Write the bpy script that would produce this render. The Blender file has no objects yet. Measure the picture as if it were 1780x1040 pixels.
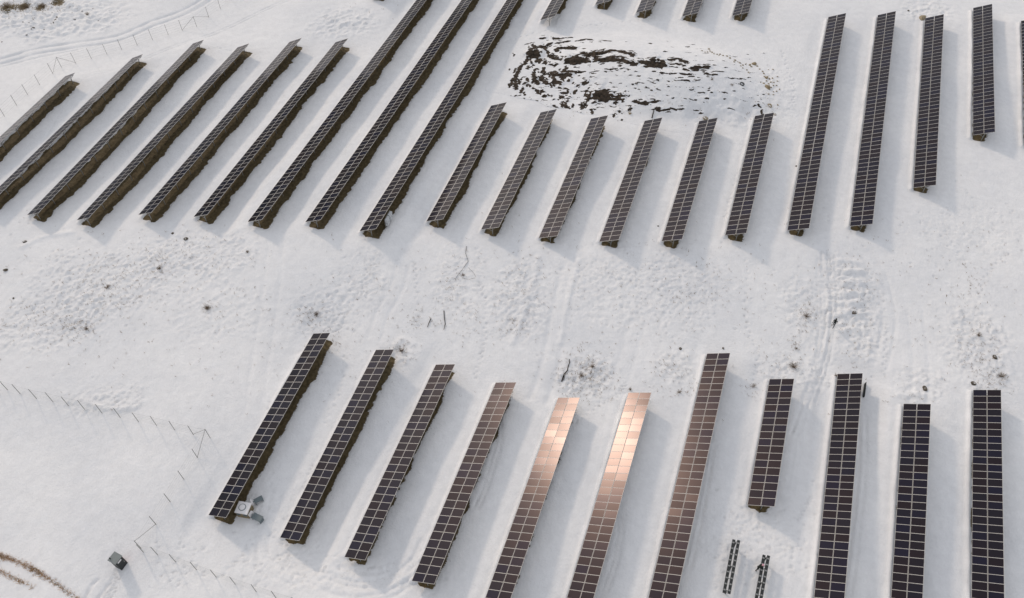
import bpy, bmesh, math, random
import numpy as np
from mathutils import Vector, Matrix

# ------------------------------------------------------------------ camera
F_PX, PITCH, ROLL, YAW, CAM_H = 1466.679, 0.90135, 0.02621, -0.34949, 93.2884
TILT, SLOPE_W = 0.46016, 3.15675
SUN_EL, SUN_AZ = math.radians(26.8), math.radians(144.8)     # azimuth counter-clockwise from +X

scene = bpy.context.scene
COL = scene.collection
_c, _s = math.cos(YAW), math.sin(YAW)
_cp, _sp = math.cos(PITCH), math.sin(PITCH)
_cr, _sr = math.cos(ROLL), math.sin(ROLL)
RT = np.array([_c, -_s, 0.0]); FH = np.array([_s, _c, 0.0]); ZZ = np.array([0, 0, 1.0])
FW = FH * _cp - ZZ * _sp; UP = FH * _sp + ZZ * _cp
RIGHT = _cr * RT - _sr * UP; UPV = _sr * RT + _cr * UP
cam_d = bpy.data.cameras.new('camera'); cam = bpy.data.objects.new('camera', cam_d); COL.objects.link(cam)
cam_d.sensor_width = 36.0; cam_d.lens = F_PX / 1780.0 * 36.0
cam_d.clip_start = 0.5; cam_d.clip_end = 12000
M = Matrix.Identity(4)
for i in range(3):
    M[i][0] = RIGHT[i]; M[i][1] = UPV[i]; M[i][2] = -FW[i]
M[2][3] = CAM_H
cam.matrix_world = M
scene.camera = cam

# ------------------------------------------------------------------ sky, sun, exposure
world = bpy.data.worlds.new('World'); scene.world = world; world.use_nodes = True
wn = world.node_tree.nodes; wl = world.node_tree.links
bg = wn['Background']
sky = wn.new('ShaderNodeTexSky'); sky.sky_type = 'NISHITA'; sky.sun_disc = False
sky.sun_elevation = SUN_EL; sky.sun_rotation = math.pi / 2 - SUN_AZ
sky.air_density = 1.0; sky.dust_density = 1.4; sky.ozone_density = 1.0; sky.altitude = 100
hsv = wn.new('ShaderNodeHueSaturation'); hsv.inputs['Saturation'].default_value = 0.32   # thin high cloud greys the blue
veil = wn.new('ShaderNodeMix'); veil.data_type = 'RGBA'; veil.blend_type = 'ADD'; veil.inputs['Factor'].default_value = 1.0
veil.inputs['B'].default_value = (7.8, 7.95, 8.4, 1)          # even white veil of thin cloud over the whole sky
wl.new(sky.outputs['Color'], hsv.inputs['Color']); wl.new(hsv.outputs['Color'], veil.inputs['A']); wl.new(veil.outputs['Result'], bg.inputs['Color'])
bg.inputs['Strength'].default_value = 0.05
sun_d = bpy.data.lights.new('sun', 'SUN'); sun = bpy.data.objects.new('sun', sun_d); COL.objects.link(sun)
sun_d.energy = 0.95; sun_d.angle = math.radians(4.5); sun_d.color = (1.0, 0.83, 0.66)
sv = Vector((math.cos(SUN_EL) * math.cos(SUN_AZ), math.cos(SUN_EL) * math.sin(SUN_AZ), math.sin(SUN_EL)))
sun.rotation_euler = sv.to_track_quat('Z', 'Y').to_euler()
sun.location = (-60, 60, 120)
vs = scene.view_settings
vs.view_transform = 'Standard'; vs.look = 'None'; vs.gamma = 1.0; vs.exposure = 0.33
vs.use_curve_mapping = False

rnd = random.Random(7)
nrng = np.random.default_rng(11)

# ------------------------------------------------------------------ helpers
def tag(o, label=None, cat=None, group=None, kind=None):
    if label: o['label'] = label
    if cat: o['category'] = cat
    if group: o['group'] = group
    if kind: o['kind'] = kind
    return o
def empty(name, loc, rot=(0, 0, 0)):
    o = bpy.data.objects.new(name, None); COL.objects.link(o); o.location = loc; o.rotation_euler = rot
    o.empty_display_size = 0.3
    return o
def link(name, me, mat=None, parent=None, loc=(0, 0, 0), rot=(0, 0, 0)):
    o = bpy.data.objects.new(name, me); COL.objects.link(o)
    if mat is not None and len(me.materials) == 0: me.materials.append(mat)
    o.parent = parent; o.location = loc; o.rotation_euler = rot
    return o
class MB:
    def __init__(self): self.v = []; self.f = []; self.m = []
    def poly(self, pts, faces, m=0):
        n = len(self.v); self.v += [tuple(p) for p in pts]
        self.f += [tuple(n + i for i in f) for f in faces]; self.m += [m] * len(faces)
    def box(self, lo, hi, m=0):
        x0, y0, z0 = lo; x1, y1, z1 = hi
        self.poly([(x0,y0,z0),(x1,y0,z0),(x1,y1,z0),(x0,y1,z0),(x0,y0,z1),(x1,y0,z1),(x1,y1,z1),(x0,y1,z1)],
                  [(3,2,1,0),(4,5,6,7),(0,1,5,4),(1,2,6,5),(2,3,7,6),(3,0,4,7)], m)
    def bar(self, a, b, r, n=4, m=0, r2=None):
        a = Vector(a); b = Vector(b); d = (b - a).normalized()
        u = d.orthogonal().normalized(); w = d.cross(u)
        r2 = r if r2 is None else r2
        p = []
        for k in range(n):
            t = 2 * math.pi * (k + 0.5) / n; e = u * math.cos(t) + w * math.sin(t)
            p.append(a + e * r); p.append(b + e * r2)
        fs = [(2*k, 2*((k+1) % n), 2*((k+1) % n)+1, 2*k+1) for k in range(n)]
        fs.append(tuple(2*k for k in reversed(range(n)))); fs.append(tuple(2*k+1 for k in range(n)))
        self.poly(p, fs, m)
    def mesh(self, name, mats=(), smooth=False):
        me = bpy.data.meshes.new(name); me.from_pydata(self.v, [], self.f)
        for k in mats: me.materials.append(k)
        if len(mats) > 1: me.polygons.foreach_set('material_index', self.m)
        if smooth: me.polygons.foreach_set('use_smooth', [True] * len(self.f))
        me.update(); return me
_tab = np.random.default_rng(3).random((512, 512))
def vnoise(x, y, sc, seed=0):
    x = np.asarray(x, float) / sc + seed * 17.31 + 900; y = np.asarray(y, float) / sc + seed * 7.77 + 900
    xi = np.floor(x).astype(int); yi = np.floor(y).astype(int); fx = x - xi; fy = y - yi
    fx = fx * fx * (3 - 2 * fx); fy = fy * fy * (3 - 2 * fy)
    a = _tab[xi % 512, yi % 512]; b = _tab[(xi + 1) % 512, yi % 512]
    c = _tab[xi % 512, (yi + 1) % 512]; d = _tab[(xi + 1) % 512, (yi + 1) % 512]
    return (a * (1 - fx) + b * fx) * (1 - fy) + (c * (1 - fx) + d * fx) * fy
def sstep(a, b, v):
    t = np.clip((v - a) / (b - a), 0, 1); return t * t * (3 - 2 * t)

# ------------------------------------------------------------------ materials
def mat(name, color, rough=0.6, metal=0.0, spec=0.5, noise=None, bump=0.0, bscale=10.0):
    m = bpy.data.materials.new(name); m.use_nodes = True
    nt = m.node_tree; b = nt.nodes['Principled BSDF']
    b.inputs['Base Color'].default_value = (*color, 1); b.inputs['Roughness'].default_value = rough
    b.inputs['Metallic'].default_value = metal; b.inputs['Specular IOR Level'].default_value = spec
    if noise:
        c2, sc = noise
        tc = nt.nodes.new('ShaderNodeTexCoord'); nz = nt.nodes.new('ShaderNodeTexNoise')
        nz.inputs['Scale'].default_value = sc; nz.inputs['Detail'].default_value = 4
        mx = nt.nodes.new('ShaderNodeMix'); mx.data_type = 'RGBA'
        mx.inputs['A'].default_value = (*color, 1); mx.inputs['B'].default_value = (*c2, 1)
        nt.links.new(tc.outputs['Object'], nz.inputs['Vector'])
        nt.links.new(nz.outputs['Fac'], mx.inputs['Factor']); nt.links.new(mx.outputs['Result'], b.inputs['Base Color'])
    if bump:
        tc = nt.nodes.new('ShaderNodeTexCoord'); nz = nt.nodes.new('ShaderNodeTexNoise')
        nz.inputs['Scale'].default_value = bscale; nz.inputs['Detail'].default_value = 5
        bp = nt.nodes.new('ShaderNodeBump'); bp.inputs['Strength'].default_value = bump; bp.inputs['Distance'].default_value = 0.1
        nt.links.new(tc.outputs['Object'], nz.inputs['Vector']); nt.links.new(nz.outputs['Fac'], bp.inputs['Height'])
        nt.links.new(bp.outputs['Normal'], b.inputs['Normal'])
    return m
SNOW = (0.80, 0.81, 0.82)
def surface_mat(name, attr, cola, colb, nscale, lo, hi, by_slope=False, namp=0.9):
    """snow where the attribute is low, bare soil / rock where it is high, with a ragged noise edge"""
    m = bpy.data.materials.new(name); m.use_nodes = True
    nt = m.node_tree; N = nt.nodes.new; L = nt.links.new; b = nt.nodes['Principled BSDF']
    geo = N('ShaderNodeNewGeometry')
    n1 = N('ShaderNodeTexNoise'); n1.inputs['Scale'].default_value = nscale; n1.inputs['Detail'].default_value = 9; n1.inputs['Roughness'].default_value = 0.78
    L(geo.outputs['Position'], n1.inputs['Vector'])
    if by_slope:
        sx = N('ShaderNodeSeparateXYZ'); L(geo.outputs['Normal'], sx.inputs['Vector'])
        base = N('ShaderNodeMath'); base.operation = 'SUBTRACT'; base.inputs[0].default_value = 1.0; L(sx.outputs['Z'], base.inputs[1])
        basev = base.outputs[0]
    else:
        at_ = N('ShaderNodeAttribute'); at_.attribute_name = attr; basev = at_.outputs['Fac']
    sc = N('ShaderNodeMath'); sc.operation = 'MULTIPLY_ADD'; L(n1.outputs['Fac'], sc.inputs[0]); sc.inputs[1].default_value = namp; sc.inputs[2].default_value = -namp / 2
    ad = N('ShaderNodeMath'); ad.operation = 'ADD'; L(basev, ad.inputs[0]); L(sc.outputs[0], ad.inputs[1])
    mr = N('ShaderNodeMapRange'); mr.interpolation_type = 'SMOOTHSTEP'; mr.inputs['From Min'].default_value = lo; mr.inputs['From Max'].default_value = hi
    L(ad.outputs[0], mr.inputs['Value'])
    # bare colour varies
    n2 = N('ShaderNodeTexNoise'); n2.inputs['Scale'].default_value = 2.3; n2.inputs['Detail'].default_value = 6; L(geo.outputs['Position'], n2.inputs['Vector'])
    r2 = N('ShaderNodeMapRange'); r2.inputs['From Min'].default_value = 0.3; r2.inputs['From Max'].default_value = 0.7; L(n2.outputs['Fac'], r2.inputs['Value'])
    bm_ = N('ShaderNodeMix'); bm_.data_type = 'RGBA'; bm_.inputs['A'].default_value = (*cola, 1); bm_.inputs['B'].default_value = (*colb, 1)
    L(r2.outputs['Result'], bm_.inputs['Factor'])
    # snow varies a little: cleaner and greyer patches
    n3 = N('ShaderNodeTexNoise'); n3.inputs['Scale'].default_value = 0.07; n3.inputs['Detail'].default_value = 6; L(geo.outputs['Position'], n3.inputs['Vector'])
    sm = N('ShaderNodeMix'); sm.data_type = 'RGBA'; sm.inputs['A'].default_value = (0.755, 0.755, 0.765, 1); sm.inputs['B'].default_value = (0.835, 0.825, 0.82, 1)
    r3 = N('ShaderNodeMapRange'); r3.inputs['From Min'].default_value = 0.35; r3.inputs['From Max'].default_value = 0.65
    L(n3.outputs['Fac'], r3.inputs['Value']); L(r3.outputs['Result'], sm.inputs['Factor'])
    # mottled crust, and stubble showing through where the snow lies thin
    n5 = N('ShaderNodeTexNoise'); n5.inputs['Scale'].default_value = 0.9; n5.inputs['Detail'].default_value = 8; n5.inputs['Roughness'].default_value = 0.7; L(geo.outputs['Position'], n5.inputs['Vector'])
    r5 = N('ShaderNodeMapRange'); r5.inputs['From Min'].default_value = 0.30; r5.inputs['From Max'].default_value = 0.70; r5.inputs['To Min'].default_value = 0.93; r5.inputs['To Max'].default_value = 1.03; L(n5.outputs['Fac'], r5.inputs['Value'])
    mo = N('ShaderNodeVectorMath'); mo.operation = 'SCALE'; L(sm.outputs['Result'], mo.inputs[0]); L(r5.outputs['Result'], mo.inputs['Scale'])
    ta = N('ShaderNodeAttribute'); ta.attribute_name = 'thin'
    n6 = N('ShaderNodeTexNoise'); n6.inputs['Scale'].default_value = 2.6; n6.inputs['Detail'].default_value = 7; n6.inputs['Roughness'].default_value = 0.75; L(geo.outputs['Position'], n6.inputs['Vector'])
    r6 = N('ShaderNodeMapRange'); r6.interpolation_type = 'SMOOTHSTEP'; r6.inputs['From Min'].default_value = 0.54; r6.inputs['From Max'].default_value = 0.74; r6.inputs['To Max'].default_value = 0.75; L(n6.outputs['Fac'], r6.inputs['Value'])
    tm = N('ShaderNodeMath'); tm.operation = 'MULTIPLY'; L(ta.outputs['Fac'], tm.inputs[0]); L(r6.outputs['Result'], tm.inputs[1])
    st = N('ShaderNodeMix'); st.data_type = 'RGBA'; st.inputs['B'].default_value = (0.27, 0.24, 0.20, 1); L(tm.outputs[0], st.inputs['Factor']); L(mo.outputs['Vector'], st.inputs['A'])
    mx = N('ShaderNodeMix'); mx.data_type = 'RGBA'; L(mr.outputs['Result'], mx.inputs['Factor'])
    L(st.outputs['Result'], mx.inputs['A']); L(bm_.outputs['Result'], mx.inputs['B']); L(mx.outputs['Result'], b.inputs['Base Color'])
    b.inputs['Roughness'].default_value = 0.75; b.inputs['Specular IOR Level'].default_value = 0.2
    n4 = N('ShaderNodeTexNoise'); n4.inputs['Scale'].default_value = 3.0; n4.inputs['Detail'].default_value = 7; n4.inputs['Roughness'].default_value = 0.65; L(geo.outputs['Position'], n4.inputs['Vector'])
    bp = N('ShaderNodeBump'); bp.inputs['Strength'].default_value = 0.8; bp.inputs['Distance'].default_value = 0.12
    L(n4.outputs['Fac'], bp.inputs['Height']); L(bp.outputs['Normal'], b.inputs['Normal'])
    return m
M_GROUND = surface_mat('snow_over_soil', 'bare', (0.075, 0.056, 0.028), (0.165, 0.125, 0.065), 4.6, 0.42, 0.52, False, 1.15)
M_OUTCROP = surface_mat('snow_over_rock', 'bare', (0.018, 0.014, 0.011), (0.075, 0.054, 0.037), 3.2, 0.44, 0.52, False, 0.42)
M_STONE = surface_mat('snow_capped_tan_stone', '', (0.20, 0.155, 0.09), (0.36, 0.29, 0.19), 1.3, -0.02, 0.06, True)
M_DSTONE = surface_mat('snow_capped_dark_stone', '', (0.055, 0.048, 0.038), (0.15, 0.125, 0.095), 1.5, -0.04, 0.04, True)
M_BOULDER = mat('bare_tan_stone', (0.30, 0.235, 0.14), 0.85, noise=((0.42, 0.35, 0.25), 2.0), bump=0.6, bscale=4)
M_ALU = mat('aluminium_frame', (0.58, 0.555, 0.525), 0.5, 0.1)
M_STEEL = mat('galvanised_steel', (0.30, 0.30, 0.29), 0.5, 0.6)
M_BACK = mat('dark_backsheet', (0.10, 0.10, 0.10), 0.6)
M_DARKSTEEL = mat('dark_rail', (0.030, 0.032, 0.032), 0.5, 0.3)
M_POST = mat('weathered_fence_post', (0.34, 0.34, 0.32), 0.8, noise=((0.24, 0.24, 0.22), 12.0))
M_WIRE = mat('fence_wire', (0.50, 0.50, 0.49), 0.6, 0.2)
M_GRASS = mat('dead_grass', (0.17, 0.125, 0.06), 0.9, spec=0.1, noise=((0.09, 0.07, 0.035), 0.6))
M_VERGE = mat('reddish_verge_grass', (0.58, 0.36, 0.22), 0.9, spec=0.1, noise=((0.42, 0.30, 0.15), 0.5))
M_WEED = mat('pale_weed_stalks', (0.27, 0.205, 0.14), 0.9, spec=0.1)
M_FOREST = mat('dark_conifers', (0.035, 0.045, 0.03), 0.9, spec=0.1, noise=((0.06, 0.06, 0.04), 0.08))
M_TWIG = mat('brown_twigs', (0.19, 0.14, 0.095), 0.9, spec=0.1)
M_BARK = mat('dark_bark', (0.04, 0.032, 0.024), 0.9, spec=0.1)
M_WHITE = mat('white_painted_lid', (0.74, 0.72, 0.72), 0.5)
M_OLIVE = mat('olive_brown_concrete', (0.25, 0.19, 0.105), 0.85, noise=((0.16, 0.13, 0.075), 3.0))
M_SLATE = mat('slate_grey_panel', (0.13, 0.16, 0.17), 0.5)
M_LGREY = mat('light_grey_roof', (0.16, 0.18, 0.175), 0.6, noise=((0.25, 0.27, 0.265), 1.5))
M_BLACK = mat('black_and_shaded_side', (0.012, 0.016, 0.016), 0.55)
M_DRED = mat('dark_red_trim', (0.30, 0.06, 0.06), 0.6)
M_CAB = mat('pale_grey_cabinet', (0.50, 0.51, 0.52), 0.5)
M_CLOTH = mat('dark_work_clothes', (0.018, 0.022, 0.020), 0.9, spec=0.2)
M_PINK = mat('pink_hat', (0.65, 0.32, 0.40), 0.7)
M_DHAT = mat('black_hat', (0.01, 0.01, 0.01), 0.8)
M_SKIN = mat('skin', (0.45, 0.28, 0.20), 0.6)
def glass_mat():
    m = bpy.data.materials.new('solar_glass'); m.use_nodes = True
    nt = m.node_tree; N = nt.nodes.new; L = nt.links.new; b = nt.nodes['Principled BSDF']
    oi = N('ShaderNodeObjectInfo')
    cr = N('ShaderNodeValToRGB'); e = cr.color_ramp.elements
    e[0].position = 0.0; e[0].color = (0.005, 0.008, 0.023, 1); e[1].position = 1.0; e[1].color = (0.010, 0.008, 0.012, 1)
    x = cr.color_ramp.elements.new(0.45); x.color = (0.007, 0.009, 0.016, 1)
    L(oi.outputs['Random'], cr.inputs['Fac'])
    # cell grid, barely visible
    tc = N('ShaderNodeTexCoord'); sp = N('ShaderNodeSeparateXYZ'); L(tc.outputs['Object'], sp.inputs['Vector'])
    L(cr.outputs['Color'], b.inputs['Base Color'])
    rr = N('ShaderNodeMapRange'); rr.inputs['To Min'].default_value = 0.185; rr.inputs['To Max'].default_value = 0.21
    L(oi.outputs['Random'], rr.inputs['Value']); L(rr.outputs['Result'], b.inputs['Roughness'])
    b.inputs['IOR'].default_value = 1.45; b.inputs['Specular IOR Level'].default_value = 0.24
    b.inputs['Specular Tint'].default_value = (1.0, 0.72, 0.70, 1)
    b.inputs['Coat Weight'].default_value = 0.06; b.inputs['Coat Roughness'].default_value = 0.17; b.inputs['Coat IOR'].default_value = 1.45; b.inputs['Coat Tint'].default_value = (1.0, 0.93, 0.95, 1)
    return m
M_GLASS = glass_mat()

# ------------------------------------------------------------------ row table (x of low edge, near y, far y, low-edge z at both ends)
H0 = 0.75
ROWS = [
('B1',-48.74,27.43,54.68,0.10,0.89,27),('B2',-39.51,27.76,54.89,-0.26,0.90,27),('B3',-31.17,27.82,55.46,0.38,0.36,27),
('B4',-22.74,27.58,55.40,0.79,0.16,27),('B5',-14.35,28.38,55.77,0.92,0.11,27),('B6',-5.94,31.28,59.21,0.70,0.34,28),
('B7',2.48,34.18,68.56,0.47,0.12,34),('B8',11.00,48.58,67.45,0.22,-0.39,18),('B9',19.56,39.98,71.97,0.34,-1.62,32),
('B10',27.78,43.09,69.22,-0.67,-0.63,26),('B11',36.24,46.05,74.39,-1.01,-0.88,28),
('A1',-117.06,72.02,91.61,1.30,1.20,19),('A2',-108.80,62.13,100.06,1.48,1.08,37),('A3',-100.44,60.67,107.09,1.49,1.21,46),
('A4',-92.12,61.88,108.82,1.84,0.99,46),('A5',-83.70,65.64,113.16,1.98,1.03,47),('A6',-75.35,67.77,115.43,2.10,1.20,47),
('A7',-66.58,68.87,132.89,2.73,1.01,63),('A8',-58.23,71.32,135.55,2.94,0.97,63),('A9',-49.85,72.29,138.22,2.78,0.95,65),
('A10',-41.77,78.08,106.81,1.70,1.38,28),('A11',-33.37,78.92,108.12,1.82,0.99,29),('A12',-24.80,80.19,108.96,1.57,1.17,28),
('A13',-16.17,82.25,111.18,1.52,1.13,29),('A14',-7.56,85.31,113.95,1.37,1.06,28),('A15',1.02,89.55,118.07,1.17,1.07,28),
('A16',9.60,94.00,150.21,0.53,1.42,55),('A17',18.29,97.60,154.01,0.64,1.16,56),('A18',26.79,108.86,156.18,0.69,0.80,47),
('A19',35.33,124.24,162.80,0.85,0.54,38),('A20',43.53,133.56,160.30,0.42,0.94,26),
('T1',-75.35,130.30,131.30,1.75,1.75,1),('T2',-41.20,132.49,139.84,1.84,1.71,7),('T3',-32.78,140.51,141.5,1.81,1.81,1),
('T4',-24.73,139.96,144.44,1.96,1.96,4),('T5',-16.25,141.33,147.21,1.99,1.94,6),('T6',-7.44,144.44,149.93,1.90,1.92,5)]
EXTEND_NEAR = {'B5':3,'B6':5,'B7':8,'B9':10,'B10':12,'B11':12,'A1':10,'A2':2,'A20':8}
EXTEND_FAR = {'A7':10,'A8':10,'A9':10,'T1':14,'T2':14,'T3':14,'T4':14,'T5':14,'T6':14}

# ------------------------------------------------------------------ terrain
samp = []
for n, x, ya, yb, za, zb, k in ROWS:
    samp.append((x + 1.4, ya, za - H0))
    if yb - ya > 3: samp.append((x + 1.4, (ya + yb) / 2, (za + zb) / 2 - H0)); samp.append((x + 1.4, yb, zb - H0))
for p in [(-78,34,.15),(-69,35,.1),(-59,36,.1),(-54,27,.1),(-54,21,.1),(-62,12,-.1),(-40,18,-.1),(-121,95,-.1),(-113,104,-.1),(-106,112,-.1),
          (-103,120,-.1),(-140,100,.2),(-140,120,.8),(-120,130,.6),(-95,140,.4),(-90,45,.0),(-110,50,.4)]: samp.append(p)
S = np.array(samp)
def _phi(r2): return 0.5 * r2 * np.log(r2 + 1e-9)
def _tps():
    n = len(S); P = S[:, :2] / 30.0
    K = _phi(((P[:, None] - P[None]) ** 2).sum(-1)) + 0.02 * np.eye(n)
    Q = np.c_[np.ones(n), P]
    A = np.block([[K, Q], [Q.T, np.zeros((3, 3))]])
    return np.linalg.solve(A, np.r_[S[:, 2], 0, 0, 0]), P
_w, _P = _tps()
GX0, GX1, GY0, GY1, GS = -170.0, 80.0, -10.0, 200.0, 4.0
_gx = np.arange(GX0, GX1 + GS, GS); _gy = np.arange(GY0, GY1 + GS, GS)
def _coarse():
    X, Y = np.meshgrid(_gx, _gy)
    Xc = np.clip(X, -145, 55); Yc = np.clip(Y, 12, 165)
    q = np.stack([Xc, Yc], -1) / 30.0
    r2 = ((q[:, :, None] - _P[None, None]) ** 2).sum(-1)
    return (_phi(r2) * _w[:-3]).sum(-1) + _w[-3] + q[..., 0] * _w[-2] + q[..., 1] * _w[-1]
_G = _coarse()
def mound(x, y):
    """the snow-covered rock hump in the middle of the far block"""
    cx, cy, a = -16.5, 124.0, math.radians(-3)
    u = (x - cx) * math.cos(a) + (y - cy) * math.sin(a); v = -(x - cx) * math.sin(a) + (y - cy) * math.cos(a)
    d = np.sqrt((u / 24.0) ** 2 + (v / 12.5) ** 2)
    return 3.4 * (1 - sstep(0.15, 1.0, d))
def base_z(x, y):
    x = np.asarray(x, float); y = np.asarray(y, float)
    fx = np.clip((x - GX0) / GS, 0, len(_gx) - 1.001); fy = np.clip((y - GY0) / GS, 0, len(_gy) - 1.001)
    i = fx.astype(int); j = fy.astype(int); u = fx - i; v = fy - j
    return (_G[j, i] * (1 - u) + _G[j, i + 1] * u) * (1 - v) + (_G[j + 1, i] * (1 - u) + _G[j + 1, i + 1] * u) * v + mound(x, y)
def at(px, py, h=0.0):
    """the place on the ground (or h above it) seen at a pixel of the photograph"""
    d = FW + RIGHT * ((px - 890) / F_PX) + UPV * (-(py - 520) / F_PX)
    z = 0.5
    for _ in range(8):
        t = (z + h - CAM_H) / d[2]; x, y = d[0] * t, d[1] * t
        z = float(base_z(x, y))
    return Vector((x, y, z + h))
def atl(pts, o=(0, 0), s=1.0): return [at(o[0] + p[0] / s, o[1] + p[1] / s) for p in pts]

# fine ground sheet
RES = 0.2
fx_ = np.arange(-150, 56 + RES / 2, RES); fy_ = np.arange(8, 176 + RES / 2, RES)
def ring(a, b): return [a - 3000, a - 1200, a - 500, a - 200, a - 80, a - 30, a - 8], [b + 8, b + 30, b + 80, b + 200, b + 500, b + 1200, b + 3000]
lx, hx = ring(fx_[0], fx_[-1]); ly, hy = ring(fy_[0], fy_[-1])
XS = np.r_[lx, fx_, hx]; YS = np.r_[ly, fy_, hy]
X, Y = np.meshgrid(XS, YS)
Z = base_z(X, Y)
BARE = np.zeros_like(Z); THIN = np.zeros_like(Z); DENT = np.zeros_like(Z)
def win(x0, x1, y0, y1):
    return (slice(max(0, np.searchsorted(YS, y0)), np.searchsorted(YS, y1)), slice(max(0, np.searchsorted(XS, x0)), np.searchsorted(XS, x1)))
# gentle swell and wind texture
Z += 0.5 * (vnoise(X, Y, 14, 1) - 0.5) + 0.16 * (vnoise(X, Y, 4.5, 2) - 0.5) + 0.05 * (vnoise(X + .6 * Y, Y - .6 * X, 1.1, 3) - 0.5) + 0.03 * (vnoise(X, Y, 0.55, 43) - 0.5)
ROWG = {}
for n, x, ya, yb, za, zb, k in ROWS:
    p = (yb - ya) / k if k > 6 else 1.015
    a, b = EXTEND_NEAR.get(n, 0), EXTEND_FAR.get(n, 0)
    sl = (zb - za) / (yb - ya) if yb - ya > 6 else 0.0
    ROWG[n] = (x, ya - a * p, yb + b * p, za - sl * a * p, zb + sl * b * p, k + a + b)
W_H = SLOPE_W * math.cos(TILT)
for n, (x, ya, yb, za, zb, k) in ROWG.items():
    w = win(x - 3, x + 7, ya - 4, yb + 4)
    xx, yy = X[w], Y[w]
    sd = sum(map(ord, n))
    zr = za + (zb - za) * (yy - ya) / (yb - ya) - H0          # let the sheet follow the row
    inr = sstep(ya - 4, ya - 0.5, yy) * (1 - sstep(yb + 0.5, yb + 4, yy)) * sstep(x - 3, x - 1, xx) * (1 - sstep(x + 4, x + 7, xx))
    Z[w] += (zr - base_z(xx, yy)) * inr
    along = sstep(ya - 0.05, ya + 0.35, yy + 0.4 * (vnoise(xx, yy, 0.5, sd) - 0.5)) * (1 - sstep(yb - 0.1, yb + 0.3, yy))
    # snow slid off the panels piles up along the low edge
    amp = 0.20 + 0.30 * vnoise(xx, yy, 2.2, sd + 5)
    Z[w] += amp * np.exp(-((xx - x + 0.16) / 0.27) ** 2) * along
    # bare strip under the table, ragged to the lee side
    rag = 0.9 * vnoise(xx, yy, 2.1, sd + 12) * (vnoise(xx * 0.35 + 0.2 * yy, yy, 0.42, sd + 9) - 0.5) + 0.6 * (vnoise(xx * .5, yy, 1.7, sd + 14) - 0.5) + 0.7 * (vnoise(xx, yy, 3.0, sd + 2) - 0.5)
    right = x + W_H + (-0.08 if x < -38 else -0.40) + 0.65 * rag
    left = x + 0.32 + 0.4 * (vnoise(xx, yy, 0.8, sd + 4) - 0.5)
    br = sstep(-0.62, 0.62, right - xx) * sstep(-0.4, 0.4, xx - left) * along
    BARE[w] = np.maximum(BARE[w], br)
    THIN[w] = np.maximum(THIN[w], 0.9 * np.exp(-((xx - right - .15) / 0.45) ** 2) * along)
# the rough band between the blocks and other disturbed places: (px, py, radius px, amplitude m, grain m)
for px, py, rx, ry, amp, gr in [(180,490,170,80,.22,.55),(90,560,130,60,.22,.6),(350,440,130,60,.22,.5),(380,540,110,70,.12,.7),(560,540,70,50,.2,.5),
        (640,480,50,70,.14,.45),(800,490,60,90,.18,.5),(905,520,60,90,.24,.5),(1120,500,190,90,.17,.45),(1020,655,60,45,.34,.45),(1170,640,60,40,.2,.5),
        (1400,540,60,90,.18,.5),(1480,540,60,110,.3,.6),(1700,600,80,110,.24,.5),(1690,400,120,60,.10,.4),(1380,650,80,40,.22,.5),(1600,670,60,40,.25,.6),
        (600,40,70,35,.35,1.0),(690,620,40,25,.3,.5),(170,700,90,30,.2,.6),(210,690,60,30,.15,.5),(600,1000,160,40,.14,.5),(1310,940,110,90,.10,.35),
        (1610,20,60,25,.25,.8),(80,30,160,45,.5,1.2),(1270,190,110,35,.22,1.3),(1350,160,50,60,.12,.8),(470,980,60,30,.12,.4),(1220,760,30,90,.08,.35)]:
    c = at(px, py); ex = abs((at(px + rx, py) - at(px - rx, py)).length) / 2; ey = (at(px, py - ry) - at(px, py + ry)).length / 2
    w = win(c.x - 1.3 * (ex + ey * .4), c.x + 1.3 * (ex + ey * .4), c.y - 1.3 * (ey + ex * .4), c.y + 1.3 * (ey + ex * .4))
    dx, dy = X[w] - c.x, Y[w] - c.y
    u = dx * RT[0] + dy * RT[1]; v = dx * FH[0] + dy * FH[1]
    d = np.sqrt((u / ex) ** 2 + (v / ey) ** 2)
    sd = int(px * 3 + py)
    nz = vnoise(X[w], Y[w], gr * .8, sd) ** 2 + 0.9 * vnoise(X[w], Y[w], gr * 0.45, sd + 1) ** 2 + 0.6 * vnoise(X[w], Y[w], gr * 3, sd + 3)
    THIN[w] = np.maximum(THIN[w], min(1, amp / .22) * (1 - sstep(0.2, 1.05, d + 0.5 * (vnoise(X[w], Y[w], gr * 4, sd + 2) - 0.5))))
    Z[w] += 0.9 * amp * (nz - 0.7) * (1 - sstep(0.45, 1.1, d + 0.35 * (vnoise(X[w], Y[w], gr * 4, sd + 2) - 0.5)))
def dent(x, y, r, depth, rim=0.0):
    w = win(x - 2.2 * r, x + 2.2 * r, y - 2.2 * r, y + 2.2 * r)
    d2 = ((X[w] - x) ** 2 + (Y[w] - y) ** 2) / (r * r)
    DENT[w] = np.minimum(DENT[w], -depth * np.exp(-d2 * 1.4))
    if rim: Z[w] += rim * np.exp(-((np.sqrt(d2) - 1.4) / 0.4) ** 2)
def resample(pts, step):
    out = []; 
    for a, b in zip(pts[:-1], pts[1:]):
        L_ = math.hypot(b[0] - a[0], b[1] - a[1]); m = max(1, int(L_ / step))
        for i in range(m): t = i / m; out.append((a[0] + (b[0] - a[0]) * t, a[1] + (b[1] - a[1]) * t, (b[0] - a[0]) / (L_ + 1e-9), (b[1] - a[1]) / (L_ + 1e-9)))
    return out
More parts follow.
